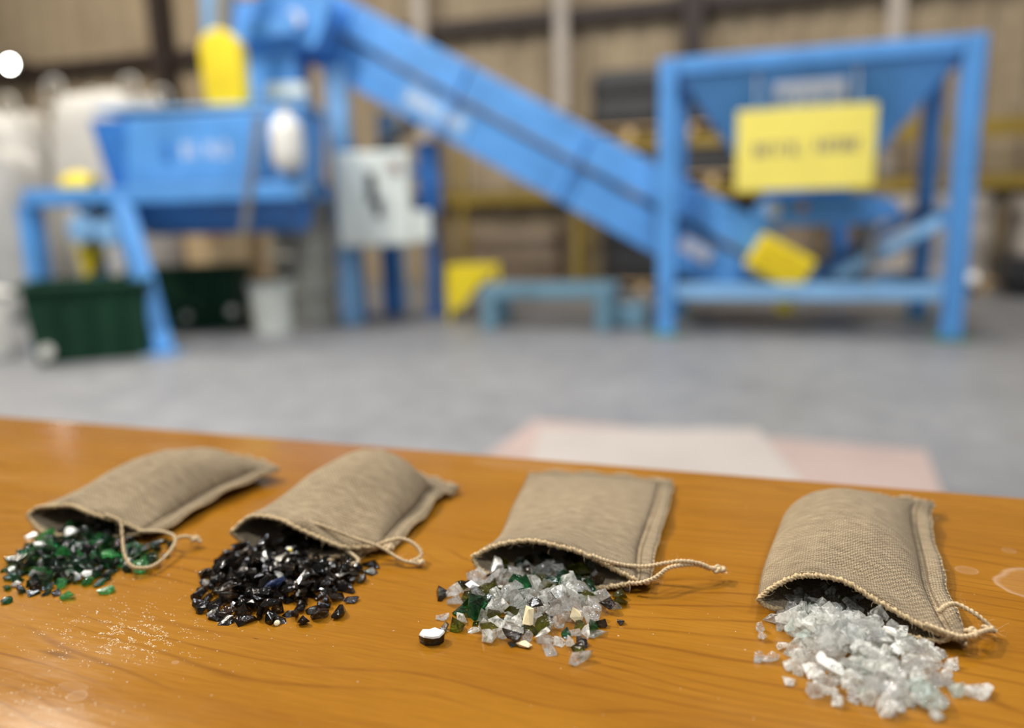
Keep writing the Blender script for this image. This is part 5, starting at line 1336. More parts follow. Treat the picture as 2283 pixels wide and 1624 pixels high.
        (0,10,101,-265,3750,17,19,-58,-71,-34), (0,7,121,-174,3743,20,11,8,99,4), (0,3,125,-18,3768,22,46,-54,49,-51), (1,4,97,22,3749,10,86,-9,2,-51), (0,2,85,198,3753,13,42,-61,67,-3), (1,3,98,-290,3835,9,4,-11,1,99),
        (0,3,166,-207,3858,22,92,26,12,-25), (0,11,99,58,4065,32,11,-74,63,21), (0,1,96,334,4131,47,6,-22,81,-54), (1,10,85,284,4098,32,76,3,4,64), (0,11,74,108,4146,28,10,-79,57,21), (0,5,114,-30,3280,31,45,84,7,-30),
        (0,6,119,103,3310,26,18,44,-20,-85), (0,2,71,216,3321,10,30,-66,68,7), (0,4,93,235,3234,22,69,35,1,-64), (1,9,113,-156,3348,46,35,93,10,-8), (0,10,84,-1,3335,27,64,-74,15,9), (1,2,95,72,3401,28,32,94,2,-10),
        (1,7,124,259,3104,17,13,24,-60,-75), (0,10,114,271,3185,19,17,-62,-68,-35), (1,1,106,269,3337,15,53,-9,-3,84), (0,10,95,357,3376,23,61,-20,44,64), (1,6,90,-372,3400,10,10,-12,98,9), (1,2,121,-125,3467,39,78,20,28,53),
        (0,1,92,-42,3419,37,31,-31,1,-90), (0,4,103,21,3463,33,50,19,52,-67), (0,10,116,49,3505,25,54,2,21,82), (0,2,120,192,3555,42,78,-33,-50,-18), (0,9,115,379,3468,29,99,5,13,-7), (1,9,119,554,3424,15,11,-73,-66,16),
        (0,5,113,-407,3483,20,18,8,-68,71), (1,0,90,-183,3564,32,32,-15,-34,87), (1,5,114,-131,3532,48,53,57,2,63), (0,10,117,-80,3532,43,22,50,82,17), (0,10,138,-4,3578,39,17,-88,28,36), (0,9,109,115,3523,30,68,-37,-31,55),
        (1,1,129,144,3539,76,65,65,38,-4), (0,8,143,280,3535,34,55,-15,-82,10), (0,6,133,387,3548,45,46,6,18,87), (1,11,118,455,3533,42,94,22,3,-26), (1,9,85,-271,3624,20,42,79,-16,43), (0,4,107,-185,3633,25,32,64,-58,-39),
        (0,2,108,-143,3604,56,97,-18,13,13), (0,5,122,-76,3637,51,24,-10,-43,-86), (0,6,86,45,3640,36,28,27,-85,35), (0,3,105,129,3603,35,74,49,45,11), (1,9,86,173,3612,15,42,-6,-8,-90), (1,9,104,319,3645,31,2,14,18,97),
        (1,11,97,391,3625,26,55,-1,83,1), (1,2,91,452,3614,14,84,8,15,51), (0,2,113,-342,3717,42,86,3,-19,-47), (1,2,99,-240,3730,64,1,-94,35,1), (1,3,121,-105,3704,24,40,-4,-16,-90), (0,2,128,-49,3707,61,28,43,85,-6),
        (0,5,127,42,3726,38,5,38,-50,78), (0,7,110,161,3734,22,88,-32,-22,-27), (0,4,111,234,3721,41,25,62,74,-9), (1,5,116,313,3707,41,87,-7,21,44), (1,5,95,392,3692,18,77,2,3,-64), (0,6,72,451,3695,12,26,89,-30,22),
        (1,9,93,-295,3812,31,13,18,-31,93), (1,9,98,-237,3787,15,96,26,-3,-8), (0,8,88,-129,3785,24,14,-75,-26,-59), (1,6,117,-102,3798,51,71,-12,-60,34), (0,5,98,-72,3821,26,67,19,72,-3), (0,11,123,237,3807,62,20,-22,25,-92),
        (0,11,97,269,3732,59,70,-28,-66,-2), (1,0,126,361,3836,36,83,1,3,-56), (0,6,110,-214,3898,43,14,-57,-69,43), (1,6,112,-141,3850,32,25,25,-12,93), (1,6,101,-62,3895,44,83,-3,17,53), (1,2,116,-10,3921,48,1,-97,-22,12),
        (0,9,160,136,3904,53,24,11,-26,93), (0,4,101,226,3861,39,81,-58,4,-7), (0,8,90,9,4009,38,94,21,22,-15), (1,10,98,90,3945,35,89,7,1,46), (1,11,160,171,4002,36,5,-97,-22,-4), (1,0,104,229,3941,38,70,14,0,70),
        (0,4,99,413,3989,37,8,-24,53,-81), (0,11,75,9,4051,49,30,-39,18,85), (1,5,116,163,4084,33,14,-49,-86,-7), (1,11,108,228,4036,35,13,15,-19,-96), (1,3,112,324,4047,30,65,-8,8,75), (1,7,105,395,4060,35,25,70,61,29),
        (0,11,108,232,4228,30,16,75,62,-15), (0,1,121,320,4199,41,10,-13,-93,-33), (1,8,106,-108,3377,44,94,29,-20,-2), (0,2,90,-15,3383,47,4,-81,55,21), (1,4,115,97,3434,34,1,41,-84,35), (0,4,123,197,3403,25,93,-11,31,16),
        (0,11,112,284,3444,38,29,-89,12,33), (1,3,68,-216,3449,8,10,50,-84,17), (0,10,102,-113,3505,81,91,-23,13,31), (0,2,94,13,3494,67,21,-42,84,-28), (0,6,102,72,3480,34,71,10,62,32), (0,2,91,163,3489,41,42,89,-7,15),
        (0,6,90,294,3466,26,82,47,31,5), (1,5,112,339,3434,31,0,-60,-52,-61), (0,2,172,-200,3518,57,66,8,43,-61), (0,9,108,-123,3609,80,45,39,27,76), (0,6,85,21,3533,59,54,32,66,-41), (0,10,120,70,3559,37,79,30,45,-29),
        (0,5,123,192,3605,52,21,-88,-43,7), (0,3,121,280,3618,68,77,-39,41,-30), (0,0,94,323,3594,42,14,32,-37,86), (0,3,116,429,3626,48,14,-50,-67,53), (0,3,90,-273,3664,40,40,-27,15,86), (0,5,109,-202,3677,58,96,-21,1,-21),
        (0,5,98,-141,3654,56,17,-32,72,59), (1,6,89,-5,3633,33,5,49,2,-87), (1,4,127,66,3680,45,65,-15,-29,-69), (1,2,121,162,3669,33,3,43,47,-77), (0,7,79,268,3669,44,40,45,80,-6), (1,0,123,323,3685,64,88,-4,14,-45),
        (0,11,108,516,3615,11,18,70,68,-14), (1,1,103,-262,3784,42,99,14,5,7), (0,10,87,-201,3777,37,65,-52,44,34), (0,2,66,-198,3814,25,52,-83,-9,16), (0,0,135,21,3803,50,7,25,14,-96), (1,4,96,92,3747,32,31,-56,33,-69),
        (0,2,125,164,3758,53,90,-30,-13,-30), (1,0,100,297,3785,60,38,74,-4,-55), (0,8,120,419,3768,66,83,-54,-13,-2), (0,7,65,-170,3792,14,10,19,39,-90), (1,10,124,-62,3845,51,76,-33,44,35), (0,2,122,75,3808,43,86,49,-1,-12),
        (0,4,118,224,3866,81,74,-65,12,-12), (1,7,86,324,3816,45,11,-93,19,-29), (0,3,99,414,3825,58,17,-56,63,-51), (0,9,104,-123,3942,53,81,-25,2,-53), (0,5,86,16,3872,63,21,62,63,-41), (0,3,156,44,3382,69,54,34,-1,-77),
        (0,8,92,231,3452,28,49,63,-36,48), (1,2,88,-47,3460,44,56,-10,37,73), (0,0,128,-7,3509,90,3,60,-67,44), (1,8,90,82,3538,62,3,-56,-79,-24), (1,1,140,189,3457,58,47,-39,0,79), (0,8,117,229,3502,65,58,-18,-78,10),
        (1,8,122,-168,3657,88,54,-1,4,84), (1,8,109,-27,3621,48,21,-52,64,-53), (0,0,69,127,3556,79,36,-67,3,65), (0,8,87,141,3638,64,74,-35,14,55), (0,6,119,205,3600,86,33,30,40,-80), (0,6,106,363,3622,54,13,97,1,22),
        (1,9,120,-135,3739,51,52,27,69,42), (0,1,102,-45,3757,45,26,36,46,77), (0,2,128,20,3691,73,40,-57,71,9), (1,5,102,26,3632,66,34,91,-13,18), (1,2,153,330,3863,69,6,44,88,13), (0,9,102,531,3673,21,32,-37,-29,-82),
        (0,7,109,-235,3823,70,76,-11,25,-59), (1,7,123,-142,3806,64,21,-24,95,-8), (0,10,65,-5,3809,74,47,-14,6,87), (0,5,69,113,3777,20,35,-24,69,-59), (1,4,88,152,3707,42,57,-79,16,-14), (0,6,67,289,3854,29,8,79,-58,20),
        (0,4,112,349,3763,53,56,-12,-45,68), (0,9,144,-109,3899,91,5,-98,-19,-3), (0,10,95,-16,3843,70,35,-16,4,-92), (0,6,93,67,3889,42,33,-34,-14,87), (0,11,97,127,3820,54,1,12,-99,-11), (1,10,125,-83,3999,51,9,-36,-93,2),
        (0,9,92,-10,3661,96,78,23,-27,52), (0,0,95,113,3710,25,26,31,46,79), (1,11,87,222,3672,70,82,14,-25,-50), (0,6,93,-106,3734,34,8,67,-44,59), (0,7,119,-55,3603,94,18,-52,83,-8), (0,11,123,191,3749,82,78,-7,5,62),
        (0,10,94,253,3758,62,20,8,97,-10), (1,5,112,380,3700,57,47,-41,-73,30), (0,0,129,-13,3758,85,52,-19,-20,-81), (0,9,82,49,3872,59,26,5,79,55), (1,10,85,174,3921,87,20,80,-55,-10), (0,7,114,319,3936,48,85,-33,16,-37),
        (0,2,82,21,3967,49,22,90,-33,-15), (0,6,108,64,3993,43,14,97,21,-7), (1,4,117,95,3743,66,27,24,-88,-31), (1,2,85,50,3851,84,4,-76,64,-1), (1,3,90,178,3981,70,93,-8,1,-36),
    ],
    'p4': [
        (0,2,95,1631,2658,11,1,-96,-15,25), (0,8,73,1350,2774,12,82,4,28,50), (0,8,121,1449,2698,36,3,-39,-7,92), (1,3,94,1509,2717,9,75,-7,9,65), (0,2,108,1568,2748,16,27,-86,-23,37), (1,10,110,1698,2744,16,75,3,4,66),
        (0,4,113,1212,2815,22,82,31,34,-35), (0,6,82,1365,2806,16,40,11,12,-90), (0,8,107,1419,2849,17,54,28,-2,-79), (0,3,111,1477,2846,21,45,-48,-57,49), (0,7,106,1611,2843,22,85,-43,9,29), (1,4,74,1674,2822,7,38,3,-9,92),
        (0,3,104,1801,2814,20,23,90,36,6), (1,3,93,1257,2908,9,85,-5,10,51), (0,11,92,1319,2906,13,10,10,99,5), (1,4,122,1420,2912,18,13,-18,-16,-96), (1,11,80,1504,2896,12,43,11,-5,-89), (0,6,120,1623,2912,17,15,-89,34,-27),
        (0,5,116,1691,2910,23,23,-5,-4,-97), (1,7,113,1780,2887,15,63,-15,26,-72), (0,0,157,1192,3015,18,69,-24,-23,-64), (0,3,85,1259,2988,11,47,27,-10,-84), (0,7,127,1323,2990,33,40,22,3,-89), (1,6,107,1419,2967,10,96,11,-2,24),
        (1,4,117,1521,3018,20,32,-41,83,21), (0,0,107,1592,2984,12,38,-19,4,-90), (1,10,85,1701,2979,17,83,49,-27,-4), (0,7,118,1767,2982,29,73,66,-1,-20), (1,5,67,1827,2996,10,97,23,7,-5), (0,4,119,1236,3076,27,37,-11,-74,55),
        (0,4,114,1300,3063,23,44,-32,24,81), (0,10,148,1414,3074,36,44,-48,51,-56), (0,3,90,1541,3043,12,89,28,9,-35), (0,5,124,1604,3054,22,48,-60,32,-55), (0,4,90,1662,3063,18,15,-28,-10,94), (0,9,97,1791,3033,14,27,-22,0,-94),
        (0,11,90,1862,3082,13,46,6,-23,86), (0,8,110,1234,3117,17,84,26,11,-46), (0,2,117,1303,3151,19,89,-1,7,46), (0,6,126,1469,3091,33,45,-1,13,-88), (0,0,58,1495,3169,7,36,-19,4,-91), (0,11,126,1548,3171,18,43,-22,9,-87),
        (0,7,82,1693,3127,17,12,-27,-34,89), (0,8,169,1218,3247,26,83,4,28,48), (1,10,104,1368,3320,34,75,-45,-46,-17), (0,6,157,1383,3261,49,56,10,61,-55), (1,6,100,1506,3227,9,55,2,-11,-82), (1,8,100,1593,3266,33,26,-43,-78,37),
        (0,0,93,1250,3338,11,31,12,-16,93), (1,0,114,1341,3379,20,94,16,-10,29), (0,2,110,1434,3340,18,92,5,5,-40), (1,6,91,1506,3308,24,82,26,-5,-50), (1,6,103,1689,3459,33,4,92,-36,-13), (0,5,75,1617,3554,35,28,-5,-4,-96),
        (0,4,95,1599,3673,32,79,-56,-23,1), (0,7,126,1646,2704,29,2,-2,-94,34), (1,7,103,1291,2761,12,5,63,-77,10), (0,4,117,1411,2761,28,95,30,4,-5), (1,4,117,1476,2736,18,87,4,-24,-43), (0,6,122,1536,2801,23,17,-15,-4,97),
        (0,4,119,1284,2868,23,83,30,34,-33), (0,9,119,1367,2841,38,78,-27,-11,-55), (1,2,93,1408,2872,53,6,-14,2,-99), (0,10,111,1505,2855,52,79,-29,22,-50), (1,2,86,1555,2856,18,24,-52,-79,21), (0,9,124,1672,2814,29,45,17,-28,83),
        (1,4,88,1798,2868,26,69,-21,30,-63), (0,9,88,1204,2969,17,16,-65,10,73), (1,8,112,1257,2944,31,98,6,-10,-15), (1,11,112,1475,2927,24,88,-9,19,43), (0,2,91,1563,2939,12,2,94,26,-20), (1,4,70,1621,2933,5,5,-100,5,-1),
        (1,6,75,1667,2946,14,71,-43,2,56), (0,5,107,1738,2869,27,45,-47,53,-54), (1,1,123,1134,3060,15,89,0,-6,44), (0,3,88,1270,3038,47,10,30,18,93), (0,3,95,1294,3100,65,1,38,19,91), (0,10,125,1472,3011,46,69,-16,-21,68),
        (0,0,89,1512,2985,23,92,13,-35,-12), (0,3,116,1582,3004,51,40,-18,87,-21), (0,8,125,1707,3017,36,91,-28,-5,-29), (0,3,77,1832,3115,19,8,29,-42,-86), (1,1,112,1279,3184,19,16,-12,55,81), (0,4,125,1429,3105,83,53,-5,28,80),
        (1,7,112,1526,3124,30,34,-87,23,-28), (0,0,118,1619,3172,14,97,-13,-11,-17), (0,5,86,1648,3118,16,21,17,95,12), (0,0,88,1735,3157,12,5,-7,-99,-7), (0,0,71,1850,3046,17,22,-94,20,-18), (0,7,124,1277,3251,33,29,84,-29,-36),
        (0,8,96,1334,3201,37,17,-27,-46,83), (1,7,116,1420,3199,20,46,28,-35,-77), (0,8,65,1502,3192,38,26,40,-33,-82), (0,4,85,1593,3213,20,34,-8,15,-92), (1,9,58,1690,3168,9,4,5,-29,-95), (0,10,119,1179,3345,27,19,-56,58,57),
        (0,1,120,1335,3282,27,44,-42,-49,62), (1,10,91,1449,3272,13,90,4,4,42), (0,9,108,1546,3268,30,67,-72,-16,9), (0,6,122,1619,3295,49,73,12,36,-57), (0,5,114,1254,3391,20,73,-59,-1,-36), (0,11,88,1373,3371,48,25,74,-24,-58),
        (0,11,102,1470,3316,35,11,79,59,12), (1,8,117,1550,3352,45,96,-5,4,-26), (0,7,90,1334,3424,58,19,27,35,-87), (1,5,88,1386,3503,38,9,-97,-15,-15), (0,3,84,1443,3444,40,9,82,53,-21), (0,2,84,1580,3457,31,1,94,21,-25),
        (1,11,106,1630,3435,39,34,20,-1,92), (1,4,103,1777,3444,32,1,38,93,-5), (1,8,103,1389,3562,39,37,-2,3,-93), (1,10,120,1471,3514,40,99,6,12,4), (1,6,109,1714,3545,32,13,35,93,3), (0,2,86,1445,3608,38,70,4,8,-71),
        (0,5,88,1517,3599,34,3,-47,86,20), (0,10,86,1590,3590,34,21,33,79,-47), (1,8,90,1592,2738,29,11,93,-11,-32), (0,7,85,1404,2795,25,19,43,-77,43), (0,2,126,1517,2768,54,19,13,-8,-97), (0,8,116,1621,2776,49,95,17,-25,9),
        (1,9,88,1632,2770,15,46,39,-32,-73), (1,7,126,1260,2827,19,48,83,-26,-5), (1,6,100,1361,2962,27,76,-57,1,32), (0,8,110,1426,2926,50,33,-6,-90,28), (1,9,114,1583,2889,31,26,-8,22,94), (0,10,106,1674,2923,58,21,25,-36,-88),
        (0,8,66,1827,2933,11,96,19,21,-6), (1,8,117,1335,3025,73,31,-24,-16,-90), (0,6,63,1394,3024,6,90,-17,31,27), (0,9,81,1484,2956,49,71,-67,-20,-9), (1,0,79,1531,3008,46,40,29,-2,87), (1,2,86,1637,2973,27,9,10,-58,80),
        (1,11,101,1748,2943,27,22,88,5,-41), (1,3,122,1176,3087,15,25,-63,-74,3), (1,7,76,1199,3158,22,6,20,-80,56), (0,6,85,1349,3081,33,37,6,-45,81), (1,10,100,1496,3083,49,40,-41,3,-82), (0,9,99,1548,3061,55,43,12,-2,89),
        (1,3,123,1655,3055,53,92,-1,15,35), (0,8,86,1783,3150,26,25,43,80,34), (0,1,123,1882,2793,18,6,4,-97,-25), (1,8,110,1372,3174,37,80,12,47,-36), (0,9,109,1445,3170,25,33,3,-37,87), (0,10,101,1604,3164,52,98,3,10,14),
        (0,7,88,1629,3100,42,92,-34,-7,16), (0,7,112,1685,3213,35,25,37,83,34), (0,8,111,1804,3091,35,82,55,4,-18), (0,1,125,1275,3296,72,40,-83,34,-20), (0,7,97,1413,3240,48,98,15,7,9), (1,7,95,1467,3212,16,1,73,65,21),
        (1,1,89,1569,3233,45,13,14,86,48), (1,10,121,1674,3301,54,54,58,35,51), (0,11,107,1740,3223,55,50,-11,13,-85), (0,2,86,1277,3323,33,95,-1,-26,15), (0,1,89,1433,3352,53,80,22,8,55), (0,2,117,1476,3410,73,65,-1,75,14),
        (0,8,72,1599,3364,37,35,-13,-92,11), (1,1,117,1275,3408,43,56,-27,-32,-71), (1,8,91,1405,3404,48,28,-9,93,24), (0,9,110,1455,2812,55,89,12,-19,-39), (0,1,108,1556,2842,55,74,-39,35,-41), (1,2,88,1403,2981,42,64,75,-14,10),
        (0,7,109,1480,2912,67,31,41,-86,0), (0,7,122,1574,2927,57,25,14,34,-90), (0,0,111,1674,2959,43,16,-50,-63,-57), (1,8,77,1141,2911,9,4,99,10,-4), (1,9,120,1473,3158,61,91,15,4,-37), (1,0,86,1534,2897,68,29,37,87,13),
        (1,6,92,1556,3007,65,45,-53,72,-7), (0,9,64,1645,3006,13,60,-44,49,46), (1,9,99,1700,3048,72,92,-24,28,-12), (0,6,72,1417,3137,17,50,1,-81,31), (0,0,123,1513,3231,40,61,-48,-28,-56), (0,0,117,1572,3100,79,76,-31,-43,-38),
        (0,11,105,1639,3121,63,23,4,10,97), (0,7,82,1727,3089,17,81,-7,-38,43), (0,1,115,1352,3238,90,62,3,8,-78), (0,2,118,1440,3210,86,7,94,-21,27), (1,6,87,1465,3230,55,79,-23,-1,57), (0,6,135,1549,3193,66,21,-74,-49,-42),
        (1,1,106,1624,3217,45,24,29,-81,-45), (0,9,102,1751,3152,42,39,13,-89,21), (0,3,84,1281,3335,53,92,19,3,-33), (1,1,122,1420,3365,81,91,-8,-19,37), (0,2,77,1496,3260,41,35,22,30,-86), (1,4,91,1534,3300,57,94,0,-23,23),
        (0,2,124,1708,3286,86,4,70,58,-41), (1,1,70,1296,3361,28,27,94,20,2), (0,0,67,1326,3346,31,4,-12,-35,-93), (0,6,89,1480,3446,44,9,-3,-1,100), (0,2,85,1582,3423,46,68,-18,34,-63), (1,1,119,1384,3390,75,27,50,-60,-56),
        (1,7,111,1498,3483,53,95,-11,28,4), (1,7,86,1450,2973,62,50,81,30,4), (0,1,93,1519,2982,74,62,-64,44,-6), (0,10,103,1670,2857,53,61,61,-25,44), (0,7,151,1366,3069,92,21,-75,-49,-40), (0,2,73,1425,3027,14,17,5,95,-26),
        (0,6,114,1480,3130,82,60,-45,-61,-27), (1,2,84,1830,3045,36,57,-36,-66,33), (0,8,124,1746,3066,58,35,39,-83,-17), (0,7,107,1360,3125,59,94,1,-29,-19), (0,10,99,1453,3166,108,77,-64,-4,-1), (0,9,100,1563,3131,82,38,-36,12,84),
        (1,8,95,1630,3162,85,98,17,6,1), (1,9,97,1714,3119,55,25,-13,-13,-95), (1,5,83,1257,3238,68,11,-85,-4,-52), (0,11,82,1303,3198,56,64,-16,-17,73), (1,7,121,1667,3163,51,94,0,27,-22), (1,6,106,1608,3241,77,23,61,73,-20),
        (0,6,124,1734,3172,70,98,13,13,-8), (0,4,83,1338,3307,83,90,23,37,0), (1,2,108,1515,3179,89,14,-29,-88,-36), (0,7,116,1522,3350,83,59,30,-4,-75), (0,6,108,1622,3377,51,44,-8,53,72), (0,10,122,1332,3360,62,25,91,32,10),
        (0,0,125,1513,3429,47,77,34,-18,51), (0,1,85,1497,3043,83,16,-97,11,-12), (1,2,100,1495,3108,102,17,-55,80,16), (1,5,94,1531,3109,87,40,-19,89,10), (0,6,87,1624,3136,90,94,25,22,1), (0,7,109,1391,3160,91,10,10,-25,-96),
        (0,7,114,1524,3247,103,19,-14,80,56), (0,2,97,1661,3254,64,62,-77,12,-9), (0,1,85,1689,3150,80,46,-10,-16,87), (1,6,102,1383,3195,77,50,-81,-28,13), (1,4,87,1490,3293,71,85,1,-38,-36), (1,1,92,1622,3286,69,89,0,30,-34),
        (0,9,76,1713,3198,89,6,28,19,94), (1,8,119,1435,3309,81,30,-50,-81,-6), (0,1,103,1633,3423,57,93,-8,26,-26), (0,7,103,1419,3184,128,81,-57,-16,0), (0,1,114,1573,3164,119,20,96,-19,0), (1,7,93,1487,3254,123,75,17,25,59),
        (0,7,84,1583,3271,84,47,3,17,-87), (0,6,114,1410,3237,114,43,13,-10,-89), (0,3,112,1464,3290,98,63,-13,36,-68), (0,0,111,1572,3326,70,46,38,-3,80), (0,2,87,1871,2991,10,24,-41,88,6),
    ],
}
LETTERED = (0.1320, 0.2930, 0.7669)

def frag(name, me, mat, loc, quat, size, label, group, cat='glass shard'):
    o = bpy.data.objects.new(name, me)
    COL.objects.link(o)
    o.rotation_mode = 'QUATERNION'
    o.location = loc
    o.rotation_quaternion = quat
    o.scale = (size, size, size)
    o.material_slots[0].link = 'OBJECT'
    o.material_slots[0].material = M[mat]
    return tag(o, label, cat, group)

KINDS = {   # heap: [(share, material, name, label, group)]
    'p1': [(0.42, 'g_bottle', 'dark_green_glass_shard', 'blackish green glass shard in the green heap by the looped string', 'blackish green shards of the green heap'),
           (0.33, 'g_green', 'green_glass_shard', 'deep green glass shard in the green heap by the looped string', 'deep green shards of the green heap'),
           (0.12, 'g_bright_green', 'bright_green_glass_shard', 'bright green glass shard in the green heap by the looped string', 'bright green shards of the green heap'),
           (0.13, 'g_black', 'black_glass_shard', 'matt black shard mixed into the green heap', 'black shards of the green heap')],
    'p2': [(0.55, 'g_brown', 'brown_glass_shard', 'very dark brown glass shard in the black heap', 'dark brown shards of the black heap'),
           (0.45, 'g_black', 'black_glass_chip', 'black glass shard in the black heap', 'black shards of the black heap')],
    'p3': [(0.50, 'g_clear', 'clear_glass_shard', 'clear glass shard in the mixed heap before the flat bag', 'clear shards of the mixed heap'),
           (0.23, 'g_frost', 'frosted_glass_shard', 'cloudy clear glass shard in the mixed heap before the flat bag', 'cloudy shards of the mixed heap'),
           (0.13, 'g_olive', 'olive_glass_shard', 'olive glass shard in the mixed heap before the flat bag', 'olive shards of the mixed heap'),
           (0.08, 'g_green', 'emerald_glass_shard', 'deep green glass shard in the mixed heap of clear glass', 'green shards of the mixed heap'),
           (0.06, 'g_brown', 'amber_glass_shard', 'dark brown glass shard in the mixed heap of clear glass', 'brown shards of the mixed heap')],
    'p4': [(0.56, 'g_frost', 'cloudy_glass_chunk', 'cloudy white glass chunk in the all-clear heap', 'cloudy chunks of the clear heap'),
           (0.32, 'g_clear', 'clear_glass_chunk', 'transparent glass chunk in the all-clear heap', 'transparent chunks of the clear heap'),
           (0.12, 'g_aqua', 'aqua_glass_chunk', 'pale aqua glass chunk in the all-clear heap', 'pale aqua chunks of the clear heap')],
}
SPECIAL = {  # heap: [(x, y, material, name, label)]
    'p1': [(-.2784, .4538, 'c_white', 'white_chip', 'white sliver at the mouth of the bag of green glass'),
           (-.2471, .3975, 'c_white', 'white_chip', 'jagged white chip in the middle of the green heap'),
           (-.2442, .3856, 'c_white', 'white_chip', 'small white chip at the front rim of the green heap'),
           (-.2812, .3973, 'c_white', 'white_chip', 'white chip at the outermost corner of the green heap'),
           (-.3025, .4443, 'c_white', 'white_chip', 'whitish chip at the back rim of the green heap'),
           (-.2316, .4195, 'g_aqua', 'pale_glass_shard', 'pale glass shard inside the string loop on the green heap'),
           (-.2214, .3937, 'g_bright_green', 'mint_glass_shard', 'mint green shard at the front rim nearest the string loop')],
    'p2': [(-.1348, .4223, 'c_white', 'flecked_chip', 'white chip with a yellow fleck in the mouth of the bag of black glass'),
           (-.1297, .3761, 'c_blue', 'blue_glass_shard', 'single blue-grey glass shard in the black heap'),
           (-.1367, .3939, 'g_frost', 'pale_glass_shard', 'single pale glass shard high in the black heap'),
           (-.1195, .3518, 'g_brown', 'highlight_flecked_shard', 'dark shard with a painted yellowish highlight at the front of the black heap')],
    'p3': [(-.0257, .3754, 'c_white', 'white_chip', 'white chip at the back rim of the mixed heap, under the hem'),
           (.0049, .3374, 'c_cream', 'cream_chip', 'large cream chip atop the mixed heap'),
           (.0300, .3398, 'c_cream', 'cream_chip', 'small yellowish chip in the mixed heap, nearest the string'),
           (.0068, .3211, 'c_cream', 'cream_chip', 'flat cream chip at the front rim of the mixed heap'),
           (.0144, .3335, 'g_olive', 'olive_glass_chunk', 'big olive chunk in the middle of the mixed heap')],
    'p4': [(.1643, .3061, 'c_white', 'white_chip', 'bright white chip in the middle of the clear heap'),
           (.1683, .3152, 'c_white', 'white_chip', 'white sliver near the bag mouth on the clear heap'),
           (.1779, .2861, 'g_clear', 'clear_glass_slab', 'large clear chunk at the outer rim of the clear heap')],
}
rnd = random.Random(41)
STRAYS = [(-.318, .468), (-.246, .3835), (-.1085, .3495), (-.0885, .372), (.0495, .3425), (.058, .375), (-.0385, .351),
          (.1145, .3315), (.1135, .3245), (.1125, .3075), (.1068, .3085)]      # pieces lying clear of the heaps
for heap, rows in SETTLED.items():
    taken = {}
    for (x, y, mat, nm, lab) in SPECIAL[heap]:
        best, bi = -1e9, None
        for i, r in enumerate(rows):
            if i in taken:
                continue
            d = math.hypot(r[3] * 1e-4 - x, r[4] * 1e-4 - y)
            if d < 0.008:
                sc_ = r[5] * 1e-4 * 1.5 - d
                if sc_ > best:
                    best, bi = sc_, i
        if bi is not None:
            taken[bi] = (mat, nm, lab)
    for i, r in enumerate(rows):
        me = FRAG[STYLES[r[0]]][r[1]]
        loc = Vector((r[3] * 1e-4, r[4] * 1e-4, TABLE_Z + r[5] * 1e-4))
        q = Quaternion([c * 0.01 for c in r[6:10]]).normalized()
        x = rnd.random()
        if any(math.hypot(loc.x - a, loc.y - b) < 0.0088 for a, b in STRAYS):
            continue
        if i in taken:
            mat, nm, lab = taken[i]
            o = frag(nm, me, mat, loc, q, r[2] * 0.01 * (0.85 if mat == 'c_white' else 0.72 if mat == 'c_cream' else 1.1), lab, None, 'chip' if mat[0] == 'c' else 'glass shard')
            if 'flecked' in nm:
                up_l = q.inverted() @ Vector((0, -0.5, 0.85))
                _vt = max(me.vertices, key=lambda v: v.co.dot(up_l)).co
                fk = MB().sweep([_vt * 0.80 + up_l * a for a in (0.0, 0.0006, 0.001)], [0.0016, 0.0013, 0.0004], 9)
                f_ = fk.build('yellow_spot', 'c_yellow' if nm == 'flecked_chip' else 'c_cream')  # on the dark shard this cream spot paints a highlight
                f_.parent = o
            continue
        for (sh, mat, nm, lab, grp) in KINDS[heap]:
            x -= sh
            if x <= 0:
                break
        frag(nm, me, mat, loc, q, r[2] * 0.01, lab, grp)

# ------------------------------------------------------------------ stray pieces lying on the bare table
def stray(nm, style, k, mat, x, y, rz, size, label, tilt=0.0):
    me = FRAG[style][k]
    q = Quaternion((0, 0, 1), rz) @ Quaternion((1, 0, 0), tilt)
    zmin = min((q @ v.co).z for v in me.vertices) * size
    return frag(nm, me, mat, Vector((x, y, TABLE_Z - zmin + 0.0001)), q, size, label, None)
stray('white_chip', 'chip', 3, 'c_white', -.318, .468, 0.6, 0.9, 'white sliver lying alone behind the green heap')
stray('bright_green_glass_shard', 'chip', 5, 'g_bright_green', -.246, .3835, 0.4, 0.95, 'bright green shard lying alone before the green heap')
stray('black_glass_chip', 'pebble', 4, 'g_black', -.1085, .3495, 0.2, 0.95, 'black shard lying alone in front of the black heap')
stray('black_glass_chip', 'chip', 8, 'g_brown', -.0885, .372, 1.2, 0.9, 'dark brown shard lying alone at the string side of the black heap')
stray('amber_glass_shard', 'chunk', 2, 'g_brown', .0495, .3425, 0.9, 0.55, 'tiny dark brown shard lying alone at the string side of the mixed heap')
stray('clear_glass_shard', 'chunk', 6, 'g_clear', .058, .375, 0.3, 0.65, 'small clear shard lying alone near the flat bag\'s string')
stray('clear_glass_shard', 'chunk', 1, 'g_clear', -.0385, .351, 0.5, 0.7, 'small clear shard lying alone on the outer side of the mixed heap')
stray('clear_glass_chunk', 'chunk', 4, 'g_clear', .1145, .3315, 0.7, 0.85, 'clear chunk lying alone below the lifted bag corner')
stray('clear_glass_chunk', 'chunk', 9, 'g_clear', .1135, .3245, 2.0, 0.7, 'smaller clear chunk just in front of the one below the bag corner')
stray('clear_glass_chunk', 'chip', 7, 'g_clear', .1125, .3075, 0.2, 0.95, 'flat clear chunk lying apart at the outer side of the clear heap')
stray('clear_glass_chunk', 'chunk', 10, 'g_clear', .1068, .3085, 1.0, 0.75, 'clear chunk touching the flat one apart from the clear heap')
